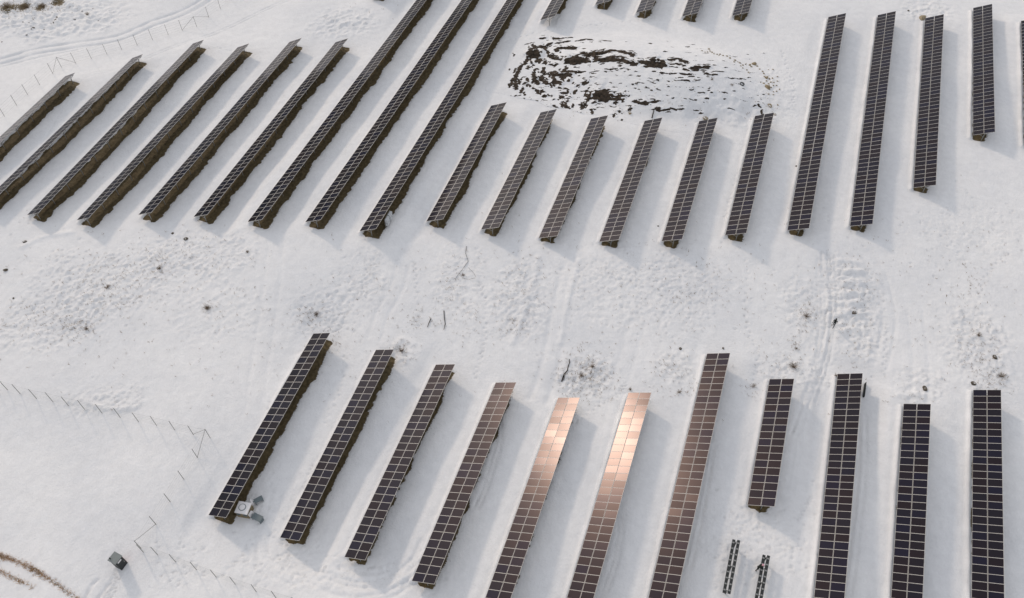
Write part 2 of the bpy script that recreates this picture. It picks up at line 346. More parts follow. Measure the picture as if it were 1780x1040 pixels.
def smooth_px(pts, n=8):
    """Catmull-Rom through the points"""
    P = [pts[0]] + list(pts) + [pts[-1]]; out = []
    for i in range(1, len(P) - 2):
        for k in range(n):
            t = k / n
            out.append(tuple(0.5 * (2 * P[i][j] + (P[i+1][j] - P[i-1][j]) * t + (2*P[i-1][j] - 5*P[i][j] + 4*P[i+1][j] - P[i+2][j]) * t*t + (3*P[i][j] - P[i-1][j] - 3*P[i+1][j] + P[i+2][j]) * t**3) for j in (0, 1)))
    return out + [tuple(pts[-1])]
def track(px, width=0.28, depth=0.06, gauge=None):
    p = atl(smooth_px(px))
    for x, y, tx, ty in resample(p, 0.16):
        for o in ((-gauge / 2, gauge / 2) if gauge else (0,)):
            dent(x - ty * o, y + tx * o, width * (0.9 + 0.2 * rnd.random()), 2.0 * depth * (0.5 + 0.8 * float(vnoise(x, y, 1.5, 8))))
def steps(px, depth=0.13, stride=0.65, spread=0.16):
    p = atl(smooth_px(px)); s = 1
    for x, y, tx, ty in resample(p, stride):
        s = -s; o = spread * s + 0.1 * (rnd.random() - .5)
        dent(x - ty * o, y + tx * o, 0.2, 1.4 * depth * (0.6 + 0.6 * rnd.random()), 0.02)
# farm-track ruts and the paths people trod
for pts, wd, dp, g in [
    ([(-20,112),(77,86),(140,76),(210,64),(262,43),(310,26),(345,8),(375,-12)],.35,.12,1.7),
    ([(-20,122),(80,97),(150,82),(215,68),(270,46),(320,25),(362,0)],.22,.07,None),
    ([(0,300),(60,262),(137,146),(190,125),(250,105)],.18,.03,None),
    ([(250,105),(300,84),(380,56),(460,18),(520,-8)],.2,.06,.7),
    ([(700,460),(690,500),(665,545),(650,590)],.3,.05,1.8),([(480,420),(470,520),(450,640),(440,720)],.4,.04,2.2),
    ([(1000,430),(975,540),(955,640),(935,700)],.45,.06,2.2),([(1110,560),(1085,640),(1060,760),(1035,860)],.4,.03,2.0),
    ([(1432,440),(1437,500),(1440,560),(1430,620),(1408,680),(1380,760)],.2,.10,.8),([(1446,445),(1449,510),(1447,570),(1434,640),(1412,700)],.2,.09,.6),
    ([(1425,450),(1424,520),(1426,580),(1418,640),(1396,700)],.2,.08,.5),
    ([(1530,640),(1545,560),(1530,480),(1500,440)],.3,.05,1.7),([(1580,900),(1590,760),(1600,640),(1590,540)],.35,.04,2.0),
    ([(862,700),(868,760),(858,800),(845,845),(826,885)],.2,.07,.5),([(870,740),(872,770),(860,812),(842,848)],.2,.06,None),
    ([(1075,900),(1078,930),(1068,980),(1050,1030)],.2,.06,.5),
    ([(540,1000),(600,1022),(660,1018),(720,985),(745,940)],.22,.09,1.7),([(560,1015),(620,1032),(680,1025),(740,985)],.22,.09,1.5),
    ([(590,985),(640,997),(690,985)],.2,.08,None),([(575,1002),(650,1014),(705,1000)],.2,.07,None),
    ([(755,930),(742,975),(752,1000),(745,1030)],.2,.08,1.4),
    ([(148,1045),(160,1020),(172,1008)],.22,.12,None),([(165,1050),(180,1030),(190,1016)],.2,.10,None),
    ([(480,860),(470,900),(455,950),(470,990),(520,1010)],.2,.06,1.2),
    ([(1235,780),(1228,830),(1215,900),(1195,990)],.2,.06,.6),([(1215,760),(1210,830),(1196,910),(1170,1030)],.2,.05,.5),
    ([(1500,720),(1500,800),(1490,900),(1470,1040)],.2,.05,.8),([(1390,700),(1385,780),(1370,870)],.2,.04,.6),
    ([(1285,930),(1310,905),(1325,903)],.2,.06,.4),([(1240,960),(1270,920),(1320,900)],.2,.05,None),
    ([(0,330),(20,330)],.2,.03,None),([(1130,470),(1180,462)],.2,.05,None)]:
    track(pts, wd, dp, g)
for pts in [[(880,68),(960,52),(1020,44),(1090,37),(1135,32)],[(720,455),(724,500),(726,572)],[(834,490),(843,523),(843,585),(837,615),(825,661)],
            [(640,461),(625,501),(588,548),(572,572)],[(655,440),(632,500),(600,545),(585,580)],[(1505,470),(1530,505),(1537,560),(1540,610),(1535,655)],
            [(207,990),(196,1015),(182,1045)],[(210,992),(202,1018),(190,1045)],[(440,860),(455,900),(430,950),(405,985)],[(520,880),(516,905),(500,960),(510,990)],
            [(545,810),(530,850),(515,900),(495,930)],[(1000,735),(1040,705),(1070,690),(1090,665)],[(1345,200),(1335,225),(1320,260)],[(1360,90),(1375,140),(1380,180)],
            [(1300,470),(1298,560),(1318,620),(1310,665)],[(1385,905),(1400,880),(1415,860)],[(1750,440),(1720,470),(1700,520)],[(430,130),(400,90),(360,85)],
            [(60,1000),(90,1010),(120,1030)],[(1440,180),(1425,230),(1415,260)],[(600,620),(590,680),(560,740)],[(470,700),(455,760),(420,830)],[(1300,260),(1275,330),(1260,380)]]:
    steps(pts)
for cx, cy, sx, sy, m in [(480,900,14,45,60),(510,960,40,25,70),(560,985,50,15,50),(1330,930,50,40,160),(1260,970,25,40,60),(1440,540,14,80,70),(590,540,20,40,50),(1690,400,70,40,120),
                          (1110,500,110,60,220),(300,960,30,20,20),(340,1000,40,15,30),(700,1005,40,20,50),(640,480,30,50,60),(120,480,80,60,120),(1490,540,30,60,60),(460,990,30,15,30),(905,520,30,50,60)]:
    for _ in range(m):
        p = at(cx + rnd.gauss(0, sx), cy + rnd.gauss(0, sy)); dent(p.x, p.y, rnd.uniform(.12, .22), rnd.uniform(.08, .2), .015)
def bank(px, height, width):
    for x, y, tx, ty in resample(atl(smooth_px(px)), 0.25):
        w = win(x - 2.5 * width, x + 2.5 * width, y - 2.5 * width, y + 2.5 * width)
        RISE[w] = np.maximum(RISE[w], height * (.5 + .8 * float(vnoise(x, y, .9, 61))) * np.exp(-((X[w] - x) ** 2 + (Y[w] - y) ** 2) / (width * width)))
RISE = np.zeros_like(Z)
for y0 in (474, 492, 512, 528, 546, 575): bank([(1466 + rnd.gauss(0, 3), y0 + 3), (1482, y0 - 1), (1499 + rnd.gauss(0, 3), y0 + 2)], .34, .42)
for l in ([(1455,455),(1490,458),(1512,470),(1530,500)],[(935,450),(925,500),(905,560),(890,600)],[(1010,440),(990,520),(975,600)],[(100,440),(115,470),(100,530)],[(520,620),(500,660),(470,720)],
          [(150,700),(190,712),(240,708)],[(690,600),(700,590),(720,600)],[(40,430),(80,412),(130,405)],[(1560,690),(1590,686),(1615,690)],[(745,935),(720,990),(670,1018)]): bank(l, .22, .45)
Z += RISE + DENT
# bare earth along the lane in the lower left corner and under the brush in the upper left
for pts, hw in [([(-20,955),(0,966),(22,972),(45,982),(62,992),(80,1002),(100,1018),(140,1045)],.26),([(-20,985),(0,994),(20,1003),(40,1014)],.18)]:
    for x, y, tx, ty in resample(atl(smooth_px(pts)), 0.3):
        w = win(x - 1.5, x + 1.5, y - 1.5, y + 1.5); r = hw * (0.25 + 1.2 * float(vnoise(x, y, 1.1, 4)))
        BARE[w] = np.maximum(BARE[w], 0.46 * np.exp(-((X[w] - x) ** 2 + (Y[w] - y) ** 2) / (4.5 * r * r)))
for px, py, r in [(15,14,2.0),(40,10,1.6),(70,12,1.4),(100,3,1.6)]:
    c = at(px, py); w = win(c.x - 6, c.x + 6, c.y - 6, c.y + 6)
    BARE[w] = np.maximum(BARE[w], 0.62 * np.exp(-((X[w] - c.x) ** 2 + (Y[w] - c.y) ** 2) / (r * r * 2)))
Z -= 0.13 * sstep(0.2, 0.8, BARE)
# room for the rock hump, which is a body of its own
OX0, OX1, OY0, OY1 = -45.0, 13.0, 110.5, 137.5
def hump_w(x, y):
    e = 1.2 * (vnoise(x, y, 3.0, 6) - 0.5)
    return sstep(OX0, OX0 + 2.0, x + e) * (1 - sstep(OX1 - 2.0, OX1, x + e)) * sstep(OY0, OY0 + 1.5, y + e) * (1 - sstep(OY1 - 2.0, OY1, y + e))
ZH = Z.copy()
Z -= 0.30 * sstep(0.55, 0.95, hump_w(X, Y))
def interp_ground(A, x, y):
    fx = np.interp(x, XS, np.arange(len(XS))); fy = np.interp(y, YS, np.arange(len(YS)))
    i = np.minimum(fx.astype(int), len(XS) - 2); j = np.minimum(fy.astype(int), len(YS) - 2); u = fx - i; v = fy - j
    return (A[j, i] * (1 - u) + A[j, i + 1] * u) * (1 - v) + (A[j + 1, i] * (1 - u) + A[j + 1, i + 1] * u) * v
def gz(x, y): return float(interp_ground(ZH, np.array([x]), np.array([y]))[0])
def grid_mesh(name, X, Y, Z, attrs, m):
    ny, nx = X.shape
    me = bpy.data.meshes.new(name)
    co = np.stack([X, Y, Z], -1).astype(np.float32).reshape(-1)
    me.vertices.add(nx * ny); me.vertices.foreach_set('co', co)
    idx = np.arange(nx * ny, dtype=np.int32).reshape(ny, nx)
    q = np.stack([idx[:-1, :-1], idx[:-1, 1:], idx[1:, 1:], idx[1:, :-1]], -1).reshape(-1)
    nf = (nx - 1) * (ny - 1)
    me.loops.add(nf * 4); me.loops.foreach_set('vertex_index', q)
    me.polygons.add(nf); me.polygons.foreach_set('loop_start', np.arange(nf, dtype=np.int32) * 4)
    me.polygons.foreach_set('use_smooth', np.ones(nf, dtype=bool))
    for k, a in attrs.items():
        at_ = me.attributes.new(k, 'FLOAT', 'POINT'); at_.data.foreach_set('value', a.astype(np.float32).reshape(-1))
    me.materials.append(m); me.update(calc_edges=True)
    return me
ground = link('ground', grid_mesh('ground', X, Y, Z, {'bare': BARE, 'thin': THIN}, M_GROUND)); ground['kind'] = 'structure'

# ------------------------------------------------------------------ unseen wooded ridge, added to darken the reflections in the left panels
def added_wood():
    q = random.Random(9); b = MB()
    ys_ = list(range(-350, 701, 35)); P = []
    for y in ys_:
        k = 1.35 + 0.5 * float(vnoise(np.array(0.), np.array(float(y)), 120, 5))
        P.append([(-300, y, -3), (-340, y, 14 * k), (-390, y, 34 * k), (-450, y, 44 * k), (-560, y, 30 * k), (-700, y, -3)])
    n = len(P[0]); V = [p for r in P for p in r]
    b.poly(V, [(i * n + j, i * n + j + 1, (i + 1) * n + j + 1, (i + 1) * n + j) for i in range(len(P) - 1) for j in range(n - 1)])
    o = tag(link('added_hills', b.mesh('added_hills', (M_FOREST,), True)), None, None, None, 'structure')
    t = MB()
    for _ in range(3800):
        i = q.randrange(len(P) - 1); j = q.randrange(n - 2); u, v = q.random(), q.random()
        A, B_, C_ = Vector(P[i][j]), Vector(P[i][j + 1]), Vector(P[i + 1][j])
        c = A + (B_ - A) * u + (C_ - A) * v; h = q.uniform(8, 17); r = h * q.uniform(.16, .26)
        m = 5; t.poly([c + Vector((r * math.cos(6.283 * k / m), r * math.sin(6.283 * k / m), h * .12)) for k in range(m)] + [c + Vector((0, 0, h))], [(k, (k + 1) % m, m) for k in range(m)])
    tag(link('added_wood', t.mesh('added_wood', (M_FOREST,))), 'dark conifers on the unseen ridge added to darken panel reflections', 'added_wood', None, 'stuff')
added_wood()
# ------------------------------------------------------------------ rock hump
def build_hump():
    r = 0.12
    xs = np.arange(OX0, OX1 + r / 2, r); ys = np.arange(OY0, OY1 + r / 2, r)
    x, y = np.meshgrid(xs, ys); z = interp_ground(ZH, x, y)
    wgt = hump_w(x, y)
    rock = np.zeros_like(z); lift = np.zeros_like(z)
    s1 = 5.779
    A = [((250,210),(340,195),8),((400,152),(450,146),11),((350,258),(440,232),14),((440,232),(520,195),14),((520,148),(600,150),9),((600,150),(730,135),8),((560,195),(640,182),11),
         ((640,182),(700,172),9),((750,175),(870,152),8),((870,152),(930,160),7),((980,165),(1110,172),5),((295,312),(390,300),46),((320,215),(350,255),14),((350,255),(268,318),14),
         ((450,240),(480,292),24),((560,256),(620,246),18),((620,246),(750,246),17),((480,322),(520,332),18),((520,332),(620,360),16),((665,366),(820,366),34),((820,360),(900,382),15),
         ((790,312),(880,312),20),((880,312),(1000,302),28),((1000,302),(1100,276),22),((950,345),(1005,372),24),((1005,372),(1100,352),22),((1100,352),(1200,362),22),((1200,362),(1290,396),20),
         ((1290,396),(1370,402),18),((1100,270),(1165,266),14),((1165,266),(1300,300),13),((1300,300),(1345,320),16),((1390,382),(1480,392),22),((1480,392),(1560,430),24),((1560,420),(1625,382),24),
         ((1440,426),(1550,442),10),((265,360),(248,402),18),((200,420),(160,512),22),((160,512),(128,565),22),((150,560),(152,650),28),((330,480),(340,560),18),((340,560),(378,602),18),
         ((430,450),(450,492),13),((380,532),(480,602),14),((480,602),(512,612),9),((650,470),(740,482),12),((740,482),(792,492),11),((560,512),(640,512),20),((640,512),(702,516),16),
         ((520,490),(542,572),18),((542,572),(612,602),16),((800,482),(850,486),6),((900,486),(985,476),6),((1110,456),(1165,456),9),((1200,460),(1236,450),7),((830,602),(872,592),15),
         ((840,722),(882,650),10),((818,852),(862,790),14),((862,790),(902,700),13),((798,892),(816,912),14),((940,722),(1005,712),38),((1005,715),(1080,742),40),((1000,762),(1070,762),22),
         ((1090,702),(1152,690),14),((1100,732),(1290,722),10),((1110,762),(1230,756),10),((1335,776),(1400,794),10),((1400,794),(1480,796),11),((1520,782),(1600,780),7),((530,822),(600,852),12),
         ((622,800),(620,852),10),((660,812),(666,842),8),((690,852),(690,892),10),((732,800),(720,842),8),((200,692),(216,650),12),((236,690),(244,720),8),((375,670),(386,702),8),
         ((730,672),(742,702),10),((600,722),(604,748),9),((640,650),(690,662),8),((920,882),(932,932),10),((1130,912),(1150,936),10),((1350,482),(1370,486),6)]
    s2 = 5.779
    B = [((0,392),(60,382),40),((60,390),(150,422),30),((90,432),(132,436),14),((180,362),(280,356),12),((280,356),(384,402),12),((190,406),(260,402),9),((260,402),(350,426),9),((200,432),(270,442),8),
         ((340,462),(400,476),10),((430,452),(512,452),24),((512,452),(592,450),20),((100,496),(180,502),9),((200,506),(260,506),7),((290,502),(400,526),10),((320,576),(402,586),8),((440,582),(500,572),6),
         ((250,552),(330,546),5),((390,542),(440,540),5),((550,516),(612,532),9),((612,532),(672,526),8),((620,496),(740,502),5),((780,556),(850,566),7),((850,566),(960,572),5),((0,782),(96,782),9),
         ((60,852),(120,872),14),((120,872),(192,866),10),((200,850),(262,856),9),((262,856),(334,866),8),((500,890),(525,905),6),((780,862),(850,876),6),((1080,815),(1110,840),9),((1120,870),(1140,905),7)]
    strokes = [(870 + a[0]/s1, 40 + a[1]/s1, 870 + b[0]/s1, 40 + b[1]/s1, t/s1) for a, b, t in A] + [(1130 + a[0]/s2, 40 + a[1]/s2, 1130 + b[0]/s2, 40 + b[1]/s2, t/s2) for a, b, t in B]
    # crumbled bits over the left end
    q = random.Random(5)
    for _ in range(150):
        if q.random() < .6: cx, cy = 945 + q.gauss(0, 28), 128 + q.gauss(0, 26)
        else: cx, cy = 985 + q.gauss(0, 60), 182 + q.gauss(0, 12)
        L_ = q.uniform(1.0, 5); a = q.choice([q.gauss(0.1, .3), q.gauss(1.2, .3)])
        strokes.append((cx, cy, cx + L_ * math.cos(a), cy + L_ * math.sin(a), q.uniform(.8, 2.4)))
    for _ in range(90):
        cx, cy = q.uniform(990, 1330), q.uniform(70, 190)
        strokes.append((cx, cy, cx + q.uniform(1, 6), cy + q.gauss(0.3, .6), q.uniform(.5, 1.2)))
    for ax, ay, bx, by, t in list(strokes):
        if t > 1.5:
            for _ in range(3 if t > 3 else 2):
                f = q.uniform(.3, .7); o = q.uniform(0, 1 - f); dxx, dyy = q.gauss(0, 4), q.choice((-1, 1)) * (t * .5 + q.uniform(.6, 3))
                strokes.append((ax + (bx - ax) * o + dxx, ay + (by - ay) * o + dyy, ax + (bx - ax) * (o + f) + dxx, ay + (by - ay) * (o + f) + dyy + q.gauss(0, .6), max(.6, t * q.uniform(.2, .42))))
    for _ in range(130):                                     # fine cracks following the bedding
        cx, cy = q.uniform(930, 1300), q.uniform(85, 190); L_ = q.uniform(5, 15)
        strokes.append((cx, cy, cx + L_, cy + L_ * q.gauss(.14, .06), q.uniform(.3, .6)))
    U_, V_ = x * RT[0] + y * RT[1], x * FH[0] + y * FH[1] + .15 * (x * RT[0] + y * RT[1])
    j1 = vnoise(U_ / 1.7, V_ / .40, 1.0, 21) - 0.5; j2 = vnoise(U_ / .6, V_ / .18, 1.0, 22) - 0.5
    for ax, ay, bx, by, t in strokes:
        pa, pb = at(ax, ay + t * .35), at(bx, by + t * .35)
        sc = F_PX / (Vector((pa.x, pa.y, pa.z - CAM_H)).length)
        tm = 1.7 * t / sc                                   # seen thickness in metres
        vert = abs(by - ay) > 1.3 * abs(bx - ax)
        h = tm * (0.55 if not vert else 0.25); D = tm * (0.95 if not vert else 1.1)
        R = 1.2 + 2.5 * h
        x0, x1 = sorted((pa.x, pb.x)); y0, y1 = sorted((pa.y, pb.y))
        i = slice(max(0, np.searchsorted(xs, x0 - R - 1)), np.searchsorted(xs, x1 + R + 1)); j = slice(max(0, np.searchsorted(ys, y0 - R - 1)), np.searchsorted(ys, y1 + R + 2))
        xx, yy = x[j, i], y[j, i]
        if xx.size == 0: continue
        dx, dy = pb.x - pa.x, pb.y - pa.y; L2 = dx * dx + dy * dy + 1e-6
        tt = np.clip(((xx - pa.x) * dx + (yy - pa.y) * dy) / L2, 0, 1)
        ex, ey = xx - pa.x - tt * dx, yy - pa.y - tt * dy
        jag = j1[j, i] * .5 * max(tm, .35) + j2[j, i] * (0.15 + .45 * tm)
        v = ex * FH[0] + ey * FH[1] + jag; u = ex * RT[0] + ey * RT[1]
        lens = 0.65 + 0.5 * np.sqrt(np.clip(1 - (2 * tt - 1) ** 2, 0, 1)); D = D * lens
        side = np.abs(u + jag)
        taper = 1 - sstep(0.05, 0.25 + D * .5, side)
        m_ = sstep(-D * .5 - .06, -D * .5 + .06, v) * (1 - sstep(D * .5 - .06, D * .5 + .06, v)) * taper
        rock[j, i] = np.maximum(rock[j, i], m_)
        up = sstep(-D * .5, D * .5, v) * np.exp(-np.maximum(v - D * .5, 0) / (0.5 + 1.6 * h)) * np.exp(-(np.maximum(side - 0.1, 0) / (0.3 + .8 * h)) ** 2)
        lift[j, i] = np.maximum(lift[j, i], h * up)
    an = vnoise((x * RT[0] + y * RT[1]) / 2.4, (x * FH[0] + y * FH[1] + .15 * (x * RT[0] + y * RT[1])) / 0.36, 1.0, 51)
    an2 = vnoise((x * RT[0] + y * RT[1]) / 0.6, (x * FH[0] + y * FH[1]) / 0.22, 1.0, 52)
    halo = np.clip(lift * 1.6, 0, .5)                       # snow blown thin over the ledges
    rock = np.clip(rock * (0.70 + 0.55 * an + 0.20 * an2), 0, 1) + 0.9 * halo * (an2 > .66) * (1 - rock)
    lift += rock * 0.35 * (vnoise(x, y, 0.35, 31) - 0.5) * np.minimum(1, lift * 2 + .3)
    lump = 0.35 * (0.20 * (vnoise(x, y, 1.1, 33) ** 2) + 0.10 * (vnoise(x, y, 0.45, 34) ** 2) - .05) * np.clip(mound(x, y) / 1.2, 0, 1)
    z = z + (lift + lump) * wgt + 0.015 - 0.9 * (1 - sstep(0.0, 0.45, wgt))
    me = grid_mesh('rock_outcrop', x, y, z, {'bare': rock * wgt}, M_OUTCROP)
    o = link('rock_outcrop', me)
    tag(o, 'low hump of dark layered rock ledges showing through snow, behind the middle solar rows', 'rock outcrop')
    return x, y, z, xs, ys
HX, HY, HZ, HXS, HYS = build_hump()
def top_z(x, y):
    g = gz(x, y)
    if OX0 + 2 < x < OX1 - 2 and OY0 + 2 < y < OY1 - 2:
        i = int((x - OX0) / 0.12); j = int((y - OY0) / 0.12); return max(g, float(HZ[min(j, HZ.shape[0]-1), min(i, HZ.shape[1]-1)]))
    return g

# ------------------------------------------------------------------ solar rows
def panel_mesh(w, l):
    b = MB(); fr = 0.022; t = 0.04; g = t - 0.004
    o = [(0, 0), (w, 0), (w, l), (0, l)]; i = [(fr, fr), (w - fr, fr), (w - fr, l - fr), (fr, l - fr)]
    v = [(x, y, 0) for x, y in o] + [(x, y, t) for x, y in o] + [(x, y, t) for x, y in i] + [(x, y, g) for x, y in i]
    b.poly(v, [(3, 2, 1, 0)], 2)
    b.poly(v, [(0,1,5,4),(1,2,6,5),(2,3,7,6),(3,0,4,7),(4,5,9,8),(5,6,10,9),(6,7,11,10),(7,4,8,11),(8,9,13,12),(9,10,14,13),(10,11,15,14),(11,8,12,15)], 0)
    b.poly(v, [(12, 13, 14, 15)], 1)
    # drop duplicate vertices
    me = bpy.data.meshes.new('panel'); n = 16
    fs = [tuple(k % n for k in f) for f in b.f]
    me.from_pydata(v, [], fs)
    for k in (M_ALU, M_GLASS, M_BACK): me.materials.append(k)
    me.polygons.foreach_set('material_index', b.m); me.update(); return me
PW = (SLOPE_W - 0.045) / 2
_pm = {}
CT, ST = math.cos(TILT), math.sin(TILT)
def on_slope(u, y, h=0.0):       # u metres up the slope from the low edge, h above the panel underside plane
    return (u * CT - h * ST, y, H0 + u * ST + h * CT)
def post_mesh(h):
    b = MB(); b.box((-.05, -.04, -0.6), (.05, .04, h)); return b.mesh('post', (M_STEEL,))
U_POST = 1.85
POST_ME = post_mesh(H0 + U_POST * ST - 0.22)
_b = MB(); _b.bar(on_slope(0.25, 0, -0.13), on_slope(SLOPE_W - 0.25, 0, -0.13), .055); RAFT_ME = _b.mesh('rafter', (M_STEEL,))
_b = MB(); _b.bar((U_POST * CT, 0, 0.45), on_slope(0.75, 0, -0.16), .035); STR1_ME = _b.mesh('strut', (M_STEEL,))
_b = MB(); _b.bar((U_POST * CT, 0, 0.95), on_slope(2.75, 0, -0.16), .035); STR2_ME = _b.mesh('strut', (M_STEEL,))
LAB = {
'B1':'leftmost solar row of the near block, white-lidded utility box beside its near end',
'B2':'second solar row from the left in the near block, stony scrub at its far end',
'B3':'third solar row from the left in the near block, vehicle tracks curving below it',
'B4':'fourth solar row from the left in the near block, just left of the glinting rows',
'B5':'left one of the two copper-glinting solar rows in the near block',
'B6':'right one of the two copper-glinting solar rows in the near block',
'B7':'long solar row just right of the two copper-glinting rows in the near block',
'B8':'shortest solar row of the near block, ending above the two bare rail frames',
'B9':'near-block solar row with a dark slab standing at its far end',
'B10':'second solar row from the right in the near block',
'B11':'rightmost solar row of the near block',
'A1':'leftmost solar row of the far block, seen edge on beside the wire fence',
'A2':'second solar row from the left in the far block, running off the left edge',
'A3':'third solar row from the left in the far block',
'A4':'fourth solar row from the left in the far block',
'A5':'fifth solar row from the left in the far block',
'A6':'sixth solar row from the left in the far block, left of the very long rows',
'A7':'left one of the three very long solar rows running off the top edge',
'A8':'middle one of the three very long solar rows running off the top edge',
'A9':'right one of the three very long solar rows, grey cabinets at its near end',
'A10':'first short solar row right of the three very long rows in the far block',
'A11':'second short solar row below the rock hump, counted from the very long rows',
'A12':'third short solar row below the rock hump, counted from the very long rows',
'A13':'fourth short solar row below the rock hump, dark stick at its far end',
'A14':'fifth short solar row below the rock hump, boulder at its far end',
'A15':'sixth short solar row below the rock hump, the one nearest the tan stones',
'A16':'long solar row just right of the rock hump and its tan stones',
'A17':'second long solar row right of the rock hump',
'A18':'solar row with a tan boulder at the far left corner',
'A19':'short upright solar row near the top right corner',
'A20':'solar row cut off by the right edge near the top right corner',
'T1':'solar row end just showing at the top edge left of the very long rows',
'T2':'leftmost of the solar rows ending above the rock hump',
'T3':'second from left of the solar rows ending above the rock hump, least in view',
'T4':'middle one of the five solar rows ending above the rock hump',
'T5':'second from right of the solar rows ending above the rock hump',
'T6':'rightmost of the solar rows ending above the rock hump'}
GRP = {'B':'solar rows of the near block','A':'solar rows of the far block','T':'solar rows above the rock hump'}
for n, (x, ya, yb, za, zb, k) in ROWG.items():
    L_ = yb - ya; p = L_ / k; ym = (ya + yb) / 2; zm = (za + zb) / 2 - H0
    root = empty('solar_row', (x, ym, zm), (math.atan2(zb - za, L_), 0, 0))
    tag(root, LAB[n], 'solar row', GRP[n[0]])
    key = round(p, 3)
    if key not in _pm: _pm[key] = panel_mesh(PW, p - 0.018)
    pm = _pm[key]
    q = random.Random(n)
    for j in range(k):
        y0 = -L_ / 2 + j * p + 0.009
        wob = 0.004 * math.sin(j * .37 + len(n) + x)
        for u in (0.0, PW + 0.045):
            o = bpy.data.objects.new('panel', pm); COL.objects.link(o); o.parent = root
            o.location = on_slope(u, y0, 0); o.rotation_euler = (q.gauss(0, .0035), -TILT + q.gauss(0, .003) + wob, q.gauss(0, .001))
    for u in (0.35, 1.2, 1.95, 2.8):
        b = MB(); c = on_slope(u, 0, -0.05); b.box((-.03, -L_ / 2 + .05, -.045), (.03, L_ / 2 - .05, .03))
        link('purlin', b.mesh('purlin', (M_STEEL,)), None, root, c, (0, -TILT, 0))
    m = max(2, round(L_ / 3.6) + 1)
    for j in range(m):
        y = -L_ / 2 + 0.45 + (L_ - 0.9) * j / (m - 1)
        link('post', POST_ME, None, root, (U_POST * CT, y, 0)); link('rafter', RAFT_ME, None, root, (0, y, 0))
        link('strut', STR1_ME, None, root, (0, y + .06, 0)); link('strut', STR2_ME, None, root, (0, y - .06, 0))

# ------------------------------------------------------------------ fences
def fence(name, label, bottoms, braces=(), hgt=2.25, wires=5):
    root = empty(name, (bottoms[0].x, bottoms[0].y, gz(bottoms[0].x, bottoms[0].y)))
    o = root.location
    tag(root, label, 'fence', 'wire fences')
    P = [Vector((p.x, p.y, gz(p.x, p.y))) - o for p in bottoms]
    b = MB(); b.bar((0, 0, -.4), (0, 0, hgt), .042, 6); pm = b.mesh('post', (M_POST,))
    for p in P: link('post', pm, None, root, p)
    for i, j in braces:     # from the top of post i to the foot of post j
        b = MB(); b.bar(P[i] + Vector((0, 0, hgt - .12)), P[j] + Vector((0, 0, .1)), .028, 6); link('brace', b.mesh('brace', (M_POST,)), None, root)
    for k in range(wires):
        b = MB(); z = Vector((0, 0, 0.25 + (hgt - .4) * k / (wires - 1)))
        for a, c in zip(P[:-1], P[1:]):
            mid = (a + c) / 2 + z - Vector((0, 0, .02)); rw = .013 if k == wires - 1 else .008; b.bar(a + z, mid, rw, 3); b.bar(mid, c + z, rw, 3)
        link('wire', b.mesh('wire', (M_WIRE,)), None, root)
s0 = 1095 / 400
low = [(-60,15),(-10,40),(38,52),(98,70),(175,92),(253,107),(327,126),(405,145),(488,163),(573,181),(660,202),(746,220),(832,241),(920,262),(1000,277),(940,372),(875,475),(810,582),(743,690),(674,806)]
fence('wire_fence', 'wire fence with thin posts around the empty snow field in the lower left', [at(a / s0, 660 + c / s0) for a, c in low], [(14, 13), (14, 15), (19, 18)])
low2 = [at(a / s0, 660 + c / s0) for a, c in [(674,806),(752,836),(836,868),(935,905),(1030,942),(1120,975)]] + [at(445.3, 1028.5), at(480, 1040), at(515, 1051)]
low2[0] = low2[0] + Vector((0.5, -0.3, 0))
fence('wire_fence', 'wire fence running from the dark-sided cabinet corner off the bottom edge', low2)
up = [(-14,222),(7.7,202),(28.8,183),(48,164.8),(69,147.5),(91.7,128),(106.5,116.2),(130.8,108.5),(158.4,101.1),(185.4,93.3),(211.3,85.6),(238.6,78.5),(265.3,69.8),(293,62),(317.3,54),(342,46.8),(362.9,30),(383.3,15.3),(402,0),(420,-14)]
fence('wire_fence', 'long wire fence with thin posts along the lane in the upper left', [at(*p) for p in up], [(6, 5), (6, 7), (15, 14), (15, 16)])

